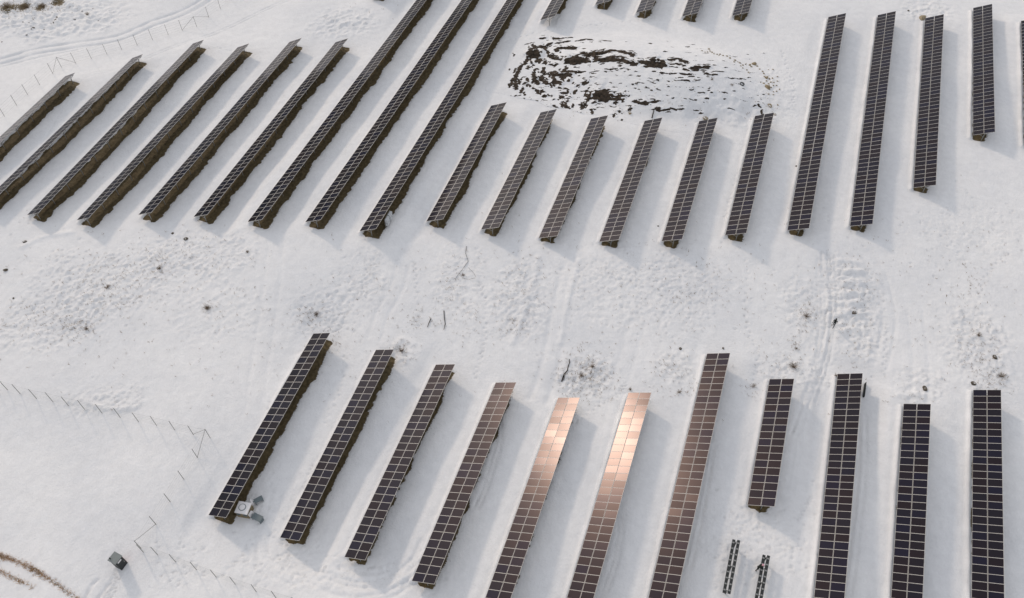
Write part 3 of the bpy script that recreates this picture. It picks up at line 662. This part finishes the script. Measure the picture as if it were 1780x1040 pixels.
# ------------------------------------------------------------------ utility box beside the first near row
def utility_box():
    h = 1.35
    q = [at(360 + a / 10.4, 860 + b / 10.4, h) for a, b in ((590,120),(835,165),(700,365),(480,315))]
    c = sum(q, Vector()) / 4; ax = ((q[1] - q[0]) + (q[2] - q[3])).normalized(); ang = math.atan2(ax.y, ax.x)
    lx = ((q[1] - q[0]).length + (q[2] - q[3]).length) / 2; ly = ((q[3] - q[0]).length + (q[2] - q[1]).length) / 2
    g0 = gz(c.x, c.y)
    root = empty('utility_box', (c.x, c.y, g0), (0, 0, ang)); tag(root, 'brown utility box with white lid and round hatch beside the leftmost near row', 'utility box')
    X2, Y2 = lx / 2, ly / 2
    b = MB(); b.box((-X2 + .06, -Y2 + .06, -.4), (X2 - .06, Y2 - .06, h - .1)); b.box((-X2 + .02, -Y2 + .02, .35), (X2 - .02, Y2 - .02, .47)); link('body', b.mesh('body', (M_OLIVE,)), None, root)
    b = MB(); b.box((-X2, -Y2, h - .1), (X2, Y2, h)); b.box((-X2 + .05, -Y2 + .05, h), (X2 - .05, Y2 - .05, h + .03)); lid = link('lid', b.mesh('lid', (M_WHITE,)), None, root)
    b = MB(); b.bar((-.08, .02, h + .03), (-.08, .02, h + .11), .36, 24); b.bar((-.08, .02, h + .11), (-.08, .02, h + .14), .28, 24); link('round_hatch', b.mesh('round_hatch', (M_WHITE,)), None, lid)
    b = MB(); b.bar((-.08, .02, h + .031), (-.08, .02, h + .06), .44, 24); link('hatch_rim', b.mesh('hatch_rim', (M_SLATE,)), None, lid)
    for sx in (-.42, .42):
        b = MB()
        for k in range(5): b.box((sx - .26, -Y2 + .035, .62 + k * .1), (sx + .26, -Y2 + .058, .66 + k * .1))
        link('vent', b.mesh('vent', (M_SLATE,)), None, root)
    for sx, sy, ln, wd, rz in ((X2 + .12, -Y2 + .42, 1.25, .75, -.25), (X2 - .30, Y2 + .35, 1.05, .6, .75)):
        e = bpy.data.objects.new
        b = MB(); b.box((-.12, -.30, .45), (.12, .30, .95)); br = link('bracket', b.mesh('bracket', (M_WHITE,)), None, root, (sx, sy, 0), (0, 0, rz))
        b = MB(); b.box((.26, -wd / 2, .55), (.26 + ln, wd / 2, .62)); b.box((.10, -.06, .60), (.5, .06, .68)); b.box((.30, -wd / 2 + .05, -.3), (.36, wd / 2 - .05, .55)); b.box((.12 + ln, -wd / 2 + .05, -.3), (.20 + ln, wd / 2 - .05, .55))
        link('side_panel', b.mesh('side_panel', (M_SLATE,)), None, br)
utility_box()
def cabinet():
    h = 2.0; o = (160, 930); s = 9.457
    q = [at(o[0] + a / s, o[1] + b / s, h) for a, b in ((285,420),(385,290),(500,352),(378,505))]
    c = sum(q, Vector()) / 4; ax = ((q[1] - q[0]) + (q[2] - q[3])).normalized(); ang = math.atan2(ax.y, ax.x)
    X2 = ((q[1] - q[0]).length + (q[2] - q[3]).length) / 4; Y2 = ((q[3] - q[0]).length + (q[2] - q[1]).length) / 4
    root = empty('cabinet', (c.x, c.y, gz(c.x, c.y)), (0, 0, ang)); tag(root, 'small cabinet with pale roof and side coloured black for its shade standing alone near the lower left corner', 'cabinet')
    b = MB(); b.box((-X2 + .05, -Y2 + .05, -.4), (X2 - .05, Y2 - .05, h - .06)); link('body', b.mesh('body', (M_BLACK,)), None, root)  # black body colour puts in the shade of the camera-facing side
    b = MB(); b.poly([(-X2 - .03, -Y2 - .05, h - .06), (X2 + .03, -Y2 - .05, h - .06), (X2 + .03, Y2 + .05, h - .06), (-X2 - .03, Y2 + .05, h - .06),
                      (-X2 - .03, -Y2 - .05, h), (X2 + .03, -Y2 - .05, h), (X2 + .03, Y2 + .05, h + .08), (-X2 - .03, Y2 + .05, h + .08)],
                     [(3,2,1,0),(4,5,6,7),(0,1,5,4),(1,2,6,5),(2,3,7,6),(3,0,4,7)]); rf = link('roof', b.mesh('roof', (M_LGREY,)), None, root)
    b = MB(); b.bar((-X2 * .55, Y2 * .75, h), (-X2 * .55, Y2 * .75, h + .35), .06, 8); link('vent_pipe', b.mesh('vent_pipe', (M_BLACK,)), None, rf)
    b = MB(); b.box((-.28, -Y2 + .02, h - .52), (.24, -Y2 + .045, h - .30)); link('white_plate', b.mesh('white_plate', (M_WHITE,)), None, root)
    b = MB(); b.box((.30, -Y2 + .02, .7), (.36, -Y2 + .08, 1.0)); link('handle', b.mesh('handle', (M_STEEL,)), None, root)
    b = MB(); b.box((X2 - .06, -Y2 + .1, .2), (X2 - .02, Y2 - .1, h - .12)); link('door', b.mesh('door', (M_DRED,)), None, root)
cabinet()
def inverter_rack():
    a, b_ = at(672, 396), at(681, 384)
    c = (a + b_) / 2; c.z = gz(c.x, c.y)
    root = empty('inverter_rack', c, (0, 0, math.radians(92))); tag(root, 'pale grey four-door cabinet rack at the near end of the right very long row', 'cabinet')
    b = MB()
    for x in (-1.0, 0, 1.0): b.box((x - .04, .02, -.4), (x + .04, .10, 1.75))
    b.box((-1.04, .02, .30), (1.04, .10, .38)); b.box((-1.04, .02, 1.62), (1.04, .10, 1.70)); link('frame', b.mesh('frame', (M_STEEL,)), None, root)
    for i in (-1, 1):
        for k in (0, 1):
            b = MB(); b.box((i * .52 - .45, -.32, .42 + k * .66), (i * .52 + .45, .018, 1.0 + k * .66)); b.box((i * .52 - .40, -.335, .47 + k * .66), (i * .52 + .40, -.321, .95 + k * .66))
            d = link('cabinet_box', b.mesh('cabinet_box', (M_CAB,)), None, root)
            b = MB(); b.box((i * .52 + .28, -.36, .64 + k * .66), (i * .52 + .32, -.336, .78 + k * .66)); link('handle', b.mesh('handle', (M_DARKSTEEL,)), None, d)
inverter_rack()
# ------------------------------------------------------------------ unfinished rail frames
def rail_frame(label, la, lb, ra, rb):
    A, B, C_, D = at(*la, .95), at(*lb, .95), at(*ra, 1.15), at(*rb, 1.15)
    d = ((B - A) + (D - C_)); ang = math.atan2(d.y, d.x) - math.pi / 2
    L_ = ((B - A).length + (D - C_).length) / 2; c = (A + B + C_ + D) / 4
    nrm = Vector((math.cos(ang), math.sin(ang), 0)); sep = ((C_ + D) / 2 - (A + B) / 2).dot(nrm)
    root = empty('rail_frame', (c.x, c.y, gz(c.x, c.y)), (0, 0, ang)); tag(root, label, 'rail frame', 'bare rail frames')
    for sgn, h in ((-1, .95), (1, 1.15)):
        b = MB(); xx = sgn * abs(sep) / 2
        b.box((xx - .16, -L_ / 2, h - .12), (xx + .16, L_ / 2, h + .09)); rl = link('rail', b.mesh('rail', (M_DARKSTEEL,)), None, root)
        for k in range(9):
            y = -L_ / 2 + L_ * (k + .5) / 9
            b = MB(); b.box((xx - .14, y - .12, h + .091), (xx + .10, y + .04, h + .13)); link('clamp', b.mesh('clamp', (M_STEEL,)), None, rl)
    n_ = max(3, int(L_ / 1.2))
    for k in range(n_):
        y = -L_ / 2 + .2 + (L_ - .4) * k / (n_ - 1)
        b = MB(); b.bar((-abs(sep) / 2, y, .94), (abs(sep) / 2, y, 1.14), .04); link('cross_bar', b.mesh('cross_bar', (M_STEEL,)), None, root)
    for k in range(3):
        y = -L_ / 2 + .3 + (L_ - .6) * k / 2
        b = MB(); b.box((-.06, y - .05, -.4), (.06, y + .05, 1.0)); link('post', b.mesh('post', (M_DARKSTEEL,)), None, root)
rail_frame('bare dark rail frame of two long bars, left of the pair', (1259, 1029), (1276, 938), (1267.5, 1032), (1284, 940))
rail_frame('bare dark rail frame of two long bars beside the person, right of the pair', (1311.5, 1060), (1328, 965), (1319, 1062), (1336, 967))
def leaning_slab():
    p = at(1501, 690); q = at(1503.5, 668); p.z = gz(p.x, p.y)
    ang = math.atan2(q.y - p.y, q.x - p.x); L_ = 2.3
    root = empty('leaning_slab', p, (0, 0, ang)); tag(root, 'dark slab propped on edge beside the far end of a near-block row', 'slab')
    b = MB()
    for k in range(3): b.box((k * .02, -.10 + k * .07, -.12), (L_ - k * .1, -.045 + k * .07, .42 - .04 * k))
    link('plate', b.mesh('plate', (M_BLACK,)), None, root)
    b = MB(); b.bar((.5, -.1, .0), (.5, -.09, .4), .03); b.bar((L_ - .5, -.1, 0), (L_ - .5, -.09, .4), .04); link('prop', b.mesh('prop', (M_STEEL,)), None, root)
leaning_slab()

# ------------------------------------------------------------------ stones
def stone_mesh(seed, m, flat=.7):
    bm = bmesh.new(); bmesh.ops.create_icosphere(bm, subdivisions=2, radius=1.0); q = random.Random(seed)
    pl = [(Vector((q.gauss(0, 1), q.gauss(0, 1), q.gauss(0, .8))).normalized(), q.uniform(.55, .95)) for _ in range(9)]
    for v in bm.verts:
        for n, d in pl:
            t = v.co.dot(n) - d
            if t > 0: v.co -= n * t * .9
        v.co.z *= flat; v.co *= 1 + .10 * (q.random() - .5)
    me = bpy.data.meshes.new('stone'); bm.to_mesh(me); bm.free(); me.materials.append(m); return me
TAN = [stone_mesh(k, M_STONE) for k in range(6)]; DRK = [stone_mesh(20 + k, M_DSTONE, .6) for k in range(5)]
def stone(px, py, size, kind, label, group, name='stone', stretch=1.0):
    p = at(px, py); z = top_z(p.x, p.y)
    me = rnd.choice(TAN if kind == 't' else DRK)
    o = link(name, me, None, None, (p.x, p.y, z + size * .12), (rnd.gauss(0, .2), rnd.gauss(0, .2), rnd.uniform(0, 6.28)))
    o.scale = (size * stretch, size * rnd.uniform(.7, 1), size * rnd.uniform(.7, 1)); tag(o, label, 'stone', group); return o
ORD = ['leftmost'] + 'second third fourth fifth sixth seventh eighth ninth tenth eleventh twelfth thirteenth fourteenth fifteenth sixteenth seventeenth eighteenth nineteenth twentieth'.split() + ['twenty-' + k for k in 'first second third fourth fifth sixth seventh eighth ninth'.split()]
LINE = []; HEAP = []; CORN = []
for a, b, r in [(520,285,14),(550,300,12),(590,270,18),(600,292,16),(640,320,14),(670,325,16),(700,325,14),(730,340,13),(770,345,15),(800,365,15),(850,385,18),(842,402,15),(900,410,14),(930,432,14),
                (960,415,15),(1000,430,18),(930,460,12),(970,480,14),(990,507,18),(1075,440,14),(575,300,11),(620,305,12),(690,340,10),(880,400,11),(910,440,11),(1015,445,14)]:
    LINE.append((a, b, r))
for i, (a, b, r) in enumerate(sorted(LINE)):
    stone(1130 + a / 5.779, 40 + b / 5.779, r / 5.779 / 9.3 * .75, 't', ORD[i] + ' tan stone from the left in the line of stones behind the rock hump', 'stones in the line behind the rock hump')
for a, b, r in [(1100,470,13),(1130,492,14),(1190,470,11),(1235,470,14),(1142,512,14),(1200,562,16),(1230,560,15),(1280,540,12),(1150,542,15),(1140,610,16),(1210,600,16),(1240,632,14),(1270,630,13),
                (1190,716,15),(1240,716,13),(1270,690,12),(1300,670,13),(1240,690,10),(1285,820,14),(1280,585,12),(1240,600,14),(1170,585,16),(1190,610,14),(1160,640,13),(1215,650,12),(1110,600,10)]:
    HEAP.append((a, b, r))
for i, (a, b, r) in enumerate(sorted(HEAP)):
    stone(1130 + a / 5.779, 40 + b / 5.779, r / 5.779 / 9.3 * .75, 't', ORD[i] + ' stone from the left in the heap at the right end of the rock hump', 'stones in the heap at the right end of the rock hump')
stone(1130 + 1042 / 5.779, 40 + 418 / 5.779, .5, 't', 'largest tan stone in the line behind the rock hump', None)
stone(1130 + 1170 / 5.779, 40 + 552 / 5.779, .45, 't', 'big tan stone at the top of the heap right of the rock hump', None)
stone(1130 + 1182 / 5.779, 40 + 648 / 5.779, .5, 't', 'long tan stone at the bottom of the heap right of the rock hump', None, stretch=1.5)
stone(1130 + 1203 / 5.779, 40 + 828 / 5.779, .42, 't', 'lone long stone in snow between the heap and the sixth short row', None, stretch=1.5)
stone(1130 + 556 / 5.779, 40 + 946 / 5.779, .55, 't', 'boulder touching the far end of the fifth short row below the hump', None, 'boulder')
stone(1130 + 1258 / 5.779, 40 + 915 / 5.779, .3, 't', 'small stone at the far right corner of the sixth short row below the hump', None)
stone(870 + 1300 / 5.779, 40 + 898 / 5.779, .34, 't', 'snow-capped stone below the rock hump between third and fourth short rows', None)
stone(870 + 1370 / 5.779, 40 + 598 / 5.779, .30, 'd', 'small dark stone alone on the smooth middle of the rock hump', None)
b_ = stone_mesh(77, M_BOULDER, .8)
p = at(1603.5, 33); bo = link('boulder', b_, None, None, (p.x, p.y, gz(p.x, p.y) + .25), (0, 0, .4)); bo.scale = (.78, .62, .7)
tag(bo, 'bare tan boulder at the far left corner of a far-block row', 'boulder')
# dark stones in the upper left corner and single ones in the snow
for a, b, r in [(830,20,10),(800,60,8),(735,225,14),(710,255,12),(690,290,10),(655,305,8),(425,255,9),(430,360,14),(410,385,8),(345,460,11),(300,290,9),(370,290,8),(950,230,12),(1265,270,10),(1050,130,9),(120,240,8),(25,545,8),(560,370,8),(680,170,8),(1190,100,8)]:
    CORN.append((a, b, r))
for i, (a, b, r) in enumerate(sorted(CORN)):
    stone(a / 7.417, b / 7.417, r / 7.417 / 8.6 * 1.15, 'd', ORD[i] + ' of the dark stones in the upper left corner, counted from the left', 'dark stones in the upper left corner', stretch=1.4)
for px, py, sz, l in [(300,406,.26,'small dark stone in snow below the fifth far-block row from the left'),(323,415,.4,'dark broken stone in snow below the sixth far-block row from the left'),
        (10,470,.42,'dark stone at the left edge in the bluish snow slope'),(44,422,.35,'snow-capped stone below the second far-block row near the left edge'),(1144,392,.16,'tiny dark stone between the fourth and fifth short rows'),
        (1385,287,.20,'tiny dark stone just left of the long row right of the hump'),(1579,18,.25,'small dark stone in snow near the top edge above the far rows'),(1484,547,.42,'dark rock in the lumpy snow right of the walking person'),
        (1183,607,.25,'small dark stone in snow left of the long near-block row'),(1257,606,.22,'small dark stone just above the far end of the long near-block row'),(1607,677,.5,'cluster stone in snow above the second near row from the right'),
        (24,520,.2,'single dark speck of stone in the bluish snow at far left'),(1729,622,.45,'dark rock in scrub near the right edge of the middle band'),(1690,668,.4,'snow-capped rock just above the rightmost near row')]:
    stone(px, py, sz, 'd', l, None)

# ------------------------------------------------------------------ vegetation
def tufts(name, spots, label, mtl, hmin, hmax, blades, spread=.12):
    V = []; Fc = []
    for x, y, z, k in spots:
        for _ in range(blades):
            a = rnd.uniform(0, 6.28); h = rnd.uniform(hmin, hmax) * k; l = rnd.uniform(.2, .9) * h
            bx, by = x + rnd.gauss(0, spread), y + rnd.gauss(0, spread); wd = rnd.uniform(.012, .03)
            n = len(V); ca, sa = math.cos(a), math.sin(a)
            V += [(bx - sa * wd, by + ca * wd, z - .05), (bx + sa * wd, by - ca * wd, z - .05), (bx + ca * l + sa * wd * .4, by + sa * l - ca * wd * .4, z + h), (bx + ca * l * 1.25, by + sa * l * 1.25, z + h * .92)]
            Fc += [(n, n + 1, n + 2), (n, n + 2, n + 3)]
    me = bpy.data.meshes.new(name); me.from_pydata(V, [], Fc); me.materials.append(mtl); me.update()
    return tag(link(name, me), label, 'dead grass', None, 'stuff')
sp = []
for n, (x, ya, yb, za, zb, k) in ROWG.items():
    for _ in range(int((yb - ya) * 11)):
        px = x + rnd.uniform(.9, W_H + .55); py = rnd.uniform(ya + .1, yb - .1); sp.append((px, py))
q = np.array(sp); zz = interp_ground(Z, q[:, 0], q[:, 1]); bb = interp_ground(BARE, q[:, 0], q[:, 1])
tufts('dead_grass', [(a, b, c, 1) for (a, b), c, d in zip(sp, zz, bb) if d > .35], 'flattened brown dead grass in the bare strips under the solar rows', M_GRASS, .06, .22, 3)
sp = []
for cx, cy, sx, sy, m in [(190,505,45,28,170),(130,572,22,14,110),(70,560,30,18,60),(30,555,20,20,30),(215,470,60,30,90),(280,460,12,12,40),(360,535,6,6,30),(548,545,14,12,40),(530,565,14,16,25),(395,540,12,18,15),
        (905,500,22,40,80),(890,570,14,12,30),(1020,655,26,26,330),(1165,645,16,14,50),(1180,682,22,6,40),(1140,520,90,50,60),(1230,495,30,30,30),(1400,545,10,22,60),(1382,605,5,6,15),(1365,630,20,14,30),
        (1300,680,22,10,25),(1700,610,22,34,110),(1690,500,14,20,30),(1728,660,20,14,60),(1690,470,20,40,25),(1480,600,25,30,40),(1490,510,25,40,30),(700,612,14,14,50),(580,600,14,20,20),(790,500,10,30,40),
        (330,430,40,25,50),(720,560,14,14,30),(760,560,20,20,30),(1160,160,60,25,40),(1330,190,20,25,30),(1060,190,60,12,40),(640,20,40,15,20),(820,560,25,20,30),(1570,690,20,10,15),(20,15,26,8,160),(70,12,30,6,150),(1100,470,80,30,30),(900,520,420,70,420),(1500,540,200,80,240),(200,520,160,70,200),(520,600,160,60,60)]:
    for _ in range(m): sp.append((cx + rnd.gauss(0, sx), cy + rnd.gauss(0, sy)))
pts = []
for a, b in sp:
    p = at(a, b); pts.append((p.x, p.y, top_z(p.x, p.y), rnd.uniform(.5, 1.2)))
tufts('grass_tufts', pts, 'thin dry weed stalks poking through the snow between the blocks', M_WEED, .08, .30, 3, .07)
sp = []
for line, m in [([(-15,958),(0,966),(22,974),(45,984),(62,993),(85,1006),(110,1024),(140,1045)],520),([(-15,985),(0,994),(20,1003),(40,1013),(60,1022)],180)]:
    l = smooth_px(line)
    for _ in range(m):
        i = min(len(l) - 2, int(rnd.random() ** 1.6 * (len(l) - 1))); t = rnd.random()
        sp.append((l[i][0] * (1 - t) + l[i+1][0] * t + rnd.gauss(0, 1.5), l[i][1] * (1 - t) + l[i+1][1] * t + rnd.gauss(0, 2.6)))
pts = []
for a, b in sp:
    p = at(a, b); pts.append((p.x, p.y, gz(p.x, p.y), rnd.uniform(.5, 1)))
tufts('verge_grass', pts, 'reddish brown grass along the lane edges in the lower left corner', M_VERGE, .10, .30, 4, .10)
def shrub(px, py, r, h, n, label, m=M_TWIG):
    p = at(px, py); z = top_z(p.x, p.y)
    root = empty('shrub', (p.x, p.y, z)); tag(root, label, 'shrub')
    tw = MB(); st = MB()
    for k in range(n):
        a = rnd.uniform(0, 6.28); e = rnd.uniform(.35, 1.3); L_ = r * rnd.uniform(.5, 1.1)
        tip = Vector((math.cos(a) * L_ * math.cos(e), math.sin(a) * L_ * math.cos(e), h * math.sin(e) * rnd.uniform(.6, 1)))
        mid = tip * .5 + Vector((rnd.gauss(0, .04), rnd.gauss(0, .04), .05))
        st.bar((rnd.gauss(0, .03), rnd.gauss(0, .03), -.1), mid, .016, 3, r2=.010); tw.bar(mid, tip, .010, 3, r2=.004)
        for _ in range(4):
            t = mid.lerp(tip, rnd.uniform(.1, .9)); d = Vector((rnd.gauss(0, 1), rnd.gauss(0, 1), abs(rnd.gauss(.4, .6)))).normalized() * rnd.uniform(.1, .28) * max(r, .5); tw.bar(t, t + d, .007, 3, r2=.003)
    link('stems', st.mesh('stems', (m,)), None, root); link('twigs', tw.mesh('twigs', (m,)), None, root)
for px, py, r, h, n, l in [(360,538,.75,.6,46,'brown shrub standing alone in the left of the snow band'),(1380,640,.95,.8,60,'dark brown shrub just above the shortest near row'),(1402,552,.8,.7,44,'sparse shrub left of the walking person'),
        (550,545,.7,.5,34,'low shrub above the leftmost near row'),(278,468,.7,.6,36,'thin shrub in the bluish slope below the fifth far row'),(698,612,.8,.6,40,'scrubby bush at the far end of the second near row'),
        (1453,655,.5,.5,24,'small yellowish bush at the left far corner of the row with the dark slab'),(1095,678,.35,.5,20,'little bush right behind the right copper-glinting row'),(1310,672,.6,.5,26,'low bush in the shadow right of the long near row'),
        (1740,655,.8,.6,40,'tangled bush just above the rightmost near row'),(1700,585,.7,.5,36,'sparse bush in the scrub by the right edge'),(151,573,.6,.5,36,'dark bush at the lower end of the bluish slope'),
        (187,500,.7,.5,36,'sparse bush in the middle of the bluish slope'),(1181,683,.5,.4,26,'low bush left of the far end of the long near row'),(1384,607,.3,.4,18,'tiny dark bush between two larger shrubs in the right of the band'),
        (1237,140,.4,.45,22,'ochre tuft bush on the right slope of the rock hump'),(430,440,.45,.35,24,'dark low bush below the left very long row'),(805,478,.5,.4,26,'reddish bush on the broken-branch path in the middle of the band'),
        (1010,655,.7,.5,40,'scrub bush in the speckled patch behind the left copper-glinting row'),(1030,640,.6,.5,36,'second scrub bush in the speckled patch, farther right'),(152,26,.7,.6,40,'green-brown bush among stones in the upper left corner'),
        (12,12,1.5,1.2,70,'tall brown brush at the very top left corner'),(45,12,1.3,1.0,64,'brown brush second from the top left corner'),(75,10,1.2,.8,54,'low brown brush third from the top left corner'),(1272,150,.45,.4,22,'small ochre bush beside the stones right of the hump')]:
    shrub(px, py, r, h, n, l)
def branch(pts, rad, label, forks=()):
    P = [at(*p) for p in pts]; o = P[0].copy(); o.z = gz(o.x, o.y)
    root = empty('branch_or_crack', o); tag(root, label, 'branch')
    b = MB()
    w_ = [Vector((p.x, p.y, top_z(p.x, p.y) + .06 + .05 * (i % 2))) - o for i, p in enumerate(P)]
    for i in range(len(w_) - 1): b.bar(w_[i], w_[i + 1], rad * (1 - .6 * i / len(w_)), 6, r2=rad * (1 - .6 * (i + 1) / len(w_)))
    link('stem', b.mesh('stem', (M_BARK,)), None, root)
    for f in forks:
        b = MB(); q = [at(*p) for p in f]; q = [Vector((p.x, p.y, top_z(p.x, p.y) + .08)) - o for p in q]
        for i in range(len(q) - 1): b.bar(q[i], q[i + 1], rad * .6, 5, r2=rad * .4)
        link('twig', b.mesh('twig', (M_BARK,)), None, root)
o7 = (940, 600); s7 = 8.67
Q7 = lambda L_: [(o7[0] + a / s7, o7[1] + b / s7) for a, b in L_]
branch(Q7([(315,560),(350,465),(400,400),(415,330),(435,280),(430,232)]), .085, 'dark crooked bar put in for a crack in the snow beside the speckled scrub patch', [Q7([(350,470),(352,505),(346,545)])])  # bark-coloured bar stands in for the dark crack along a snow edge
o6 = (440, 400); s6 = 3.25
Q6 = lambda L_: [(o6[0] + a / s6, o6[1] + b / s6) for a, b in L_]
branch(Q6([(1205,90),(1200,130),(1215,175),(1185,220),(1150,265),(1140,290)]), .028, 'thin broken branch lying along the footpath in the middle of the band', [Q6([(1215,210),(1240,235),(1260,268)]), Q6([(1180,272),(1220,278),(1255,270)])])
branch(Q6([(1078,455),(1080,490),(1085,530),(1078,565)]), .06, 'short dark branch at the lower end of the middle footpath, right of another', [])
branch(Q6([(1005,500),(992,530),(985,550)]), .06, 'short dark branch at the lower end of the middle footpath, left of another', [])
branch([(1130 + 20 / 5.779, 40 + 945 / 5.779), (1130 + 40 / 5.779, 40 + 870 / 5.779)], .10, 'dark stick at the far end of the fourth short row below the hump')
b = MB(); R_, r_ = .34, .10
for i in range(16):
    a0, a1 = 2 * math.pi * i / 16, 2 * math.pi * (i + 1) / 16
    b.bar((R_ * math.cos(a0), R_ * math.sin(a0), 0), (R_ * math.cos(a1), R_ * math.sin(a1), 0), r_, 8)
p = at(1130 + 922 / 5.779, 40 + 622 / 5.779); t_ = link('ring', b.mesh('ring', (M_BLACK,), True), None, None, (p.x, p.y, top_z(p.x, p.y) + .05), (.1, .1, 0)); tag(t_, 'small dark ring lying in snow on the right part of the rock hump', 'ring')

# ------------------------------------------------------------------ people
def person(px, py, face, bend, reach, hat, label, stride=.28):
    p = at(px, py); z = gz(p.x, p.y) + .0
    root = empty('person', (p.x, p.y, z), (0, 0, face)); tag(root, label, 'person')
    # local: +x forward, +y left
    V = []; E = []; Rr = []
    def add(co, r, par=None):
        V.append(co); Rr.append(r if isinstance(r, tuple) else (r, r))
        if par is not None: E.append((par, len(V) - 1))
        return len(V) - 1
    cb, sb = math.cos(bend), math.sin(bend)
    hip = (0, 0, .92)
    def tr(h, f=0, y=0): return (hip[0] + h * sb + f * cb, y, hip[2] + h * cb - f * sb)
    pel = add(hip, (.15, .12)); wa = add(tr(.20), (.15, .11), pel); ch = add(tr(.40), (.18, .12), wa); nk0 = add(tr(.53), (.09, .08), ch); nk = add(tr(.60), .055, nk0)
    hd = add(tr(.70, .02), (.085, .10), nk); add(tr(.82, .01), (.075, .085), hd)
    for s in (-1, 1):
        f = stride * s
        th = add((0, .10 * s, .86), .10, pel); kn = add((f * .55 + .04, .11 * s, .48), .062, th); an = add((f, .11 * s, .10), .045, kn); add((f + .05, .11 * s, .04), .045, an); add((f + .19, .12 * s, .03), .035, an + 1)
        sh = add(tr(.48, 0, .19 * s), .065, ch)
        if reach: el = add(tr(.40, .25, .24 * s), .045, sh); wr = add(tr(.36, .48, .16 * s), .032, el); dv = Vector((.9, 0, -.3))
        else: el = add(tr(.20, -.06 - .08 * s, .24 * s), .045, sh); wr = add(tr(-.02, .02 - .14 * s, .25 * s), .032, el); dv = Vector((.15, 0, -1))
        dv.normalize(); sd = Vector((0, 1, 0)); w0 = Vector(V[wr]); pm_ = add(tuple(w0 + dv * .07), (.035, .02), wr)
        for k, (o_, L_) in enumerate(((-.028, .075), (-.010, .088), (.010, .083), (.028, .065))):
            a = add(tuple(w0 + dv * .11 + sd * o_), .009, pm_); add(tuple(w0 + dv * (.11 + L_) + sd * o_ + Vector((.02, 0, -.01))), .008, a)
        a = add(tuple(w0 + dv * .05 - sd * .035 * s), .010, pm_); add(tuple(w0 + dv * .10 - sd * .06 * s), .009, a)
    me = bpy.data.meshes.new('body'); me.from_pydata(V, E, []); o = link('body', me, None, root)
    md = o.modifiers.new('skin', 'SKIN'); sv_ = me.skin_vertices[0].data
    for i, r in enumerate(Rr): sv_[i].radius = r; sv_[i].use_root = (i == 0)
    o.modifiers.new('sub', 'SUBSURF').levels = 1; o.modifiers['sub'].render_levels = 1
    dg = bpy.context.evaluated_depsgraph_get(); nm = bpy.data.meshes.new_from_object(o.evaluated_get(dg)); o.modifiers.clear(); o.data = nm
    nm.materials.clear(); nm.materials.append(M_CLOTH); nm.materials.append(M_SKIN)
    hc = Vector(tr(.72, .03))
    for f in nm.polygons:
        f.use_smooth = True
        if (f.center - hc).length < .13 : f.material_index = 1
    bm = bmesh.new(); bmesh.ops.create_uvsphere(bm, u_segments=14, v_segments=8, radius=.125)
    for v in bm.verts:
        if v.co.z < 0: v.co.z *= .25; v.co.x *= 1.25
    hm = bpy.data.meshes.new('hat'); bm.to_mesh(hm); bm.free(); hm.materials.append(hat)
    link('hat', hm, None, root, tr(.79, -.01), (0, bend, 0))
    # face: eyes, nose, mouth, ears
    b = MB(); c0 = Vector(tr(.71, .0)); fw_ = Vector((cb, 0, -sb)); upv = Vector((sb, 0, cb))
    for s in (-1, 1): b.bar(c0 + fw_ * .09 + Vector((0, .033 * s, 0)) + upv * .01, c0 + fw_ * .105 + Vector((0, .033 * s, 0)) + upv * .01, .012, 6)
    b.bar(c0 + fw_ * .085 - upv * .055 - Vector((0, .022, 0)), c0 + fw_ * .085 - upv * .055 + Vector((0, .022, 0)), .008, 4)
    link('eyes_and_mouth', b.mesh('eyes_and_mouth', (M_DHAT,)), None, root)
    b = MB(); b.bar(c0 + fw_ * .09 - upv * .005, c0 + fw_ * .115 - upv * .03, .012, 5)
    for s in (-1, 1): b.bar(c0 + Vector((0, .08 * s, 0)) - upv * .02, c0 + Vector((0, .092 * s, 0)) + upv * .03, .02, 5)
    link('nose_and_ears', b.mesh('nose_and_ears', (M_SKIN,)), None, root)
person(1448, 568, math.radians(250), .12, False, M_DHAT, 'person in dark clothes walking beside the tracks in the snow band')
person(1315, 991, math.radians(15), .55, True, M_PINK, 'person in dark clothes and pink hat bending over the right rail frame', .14)
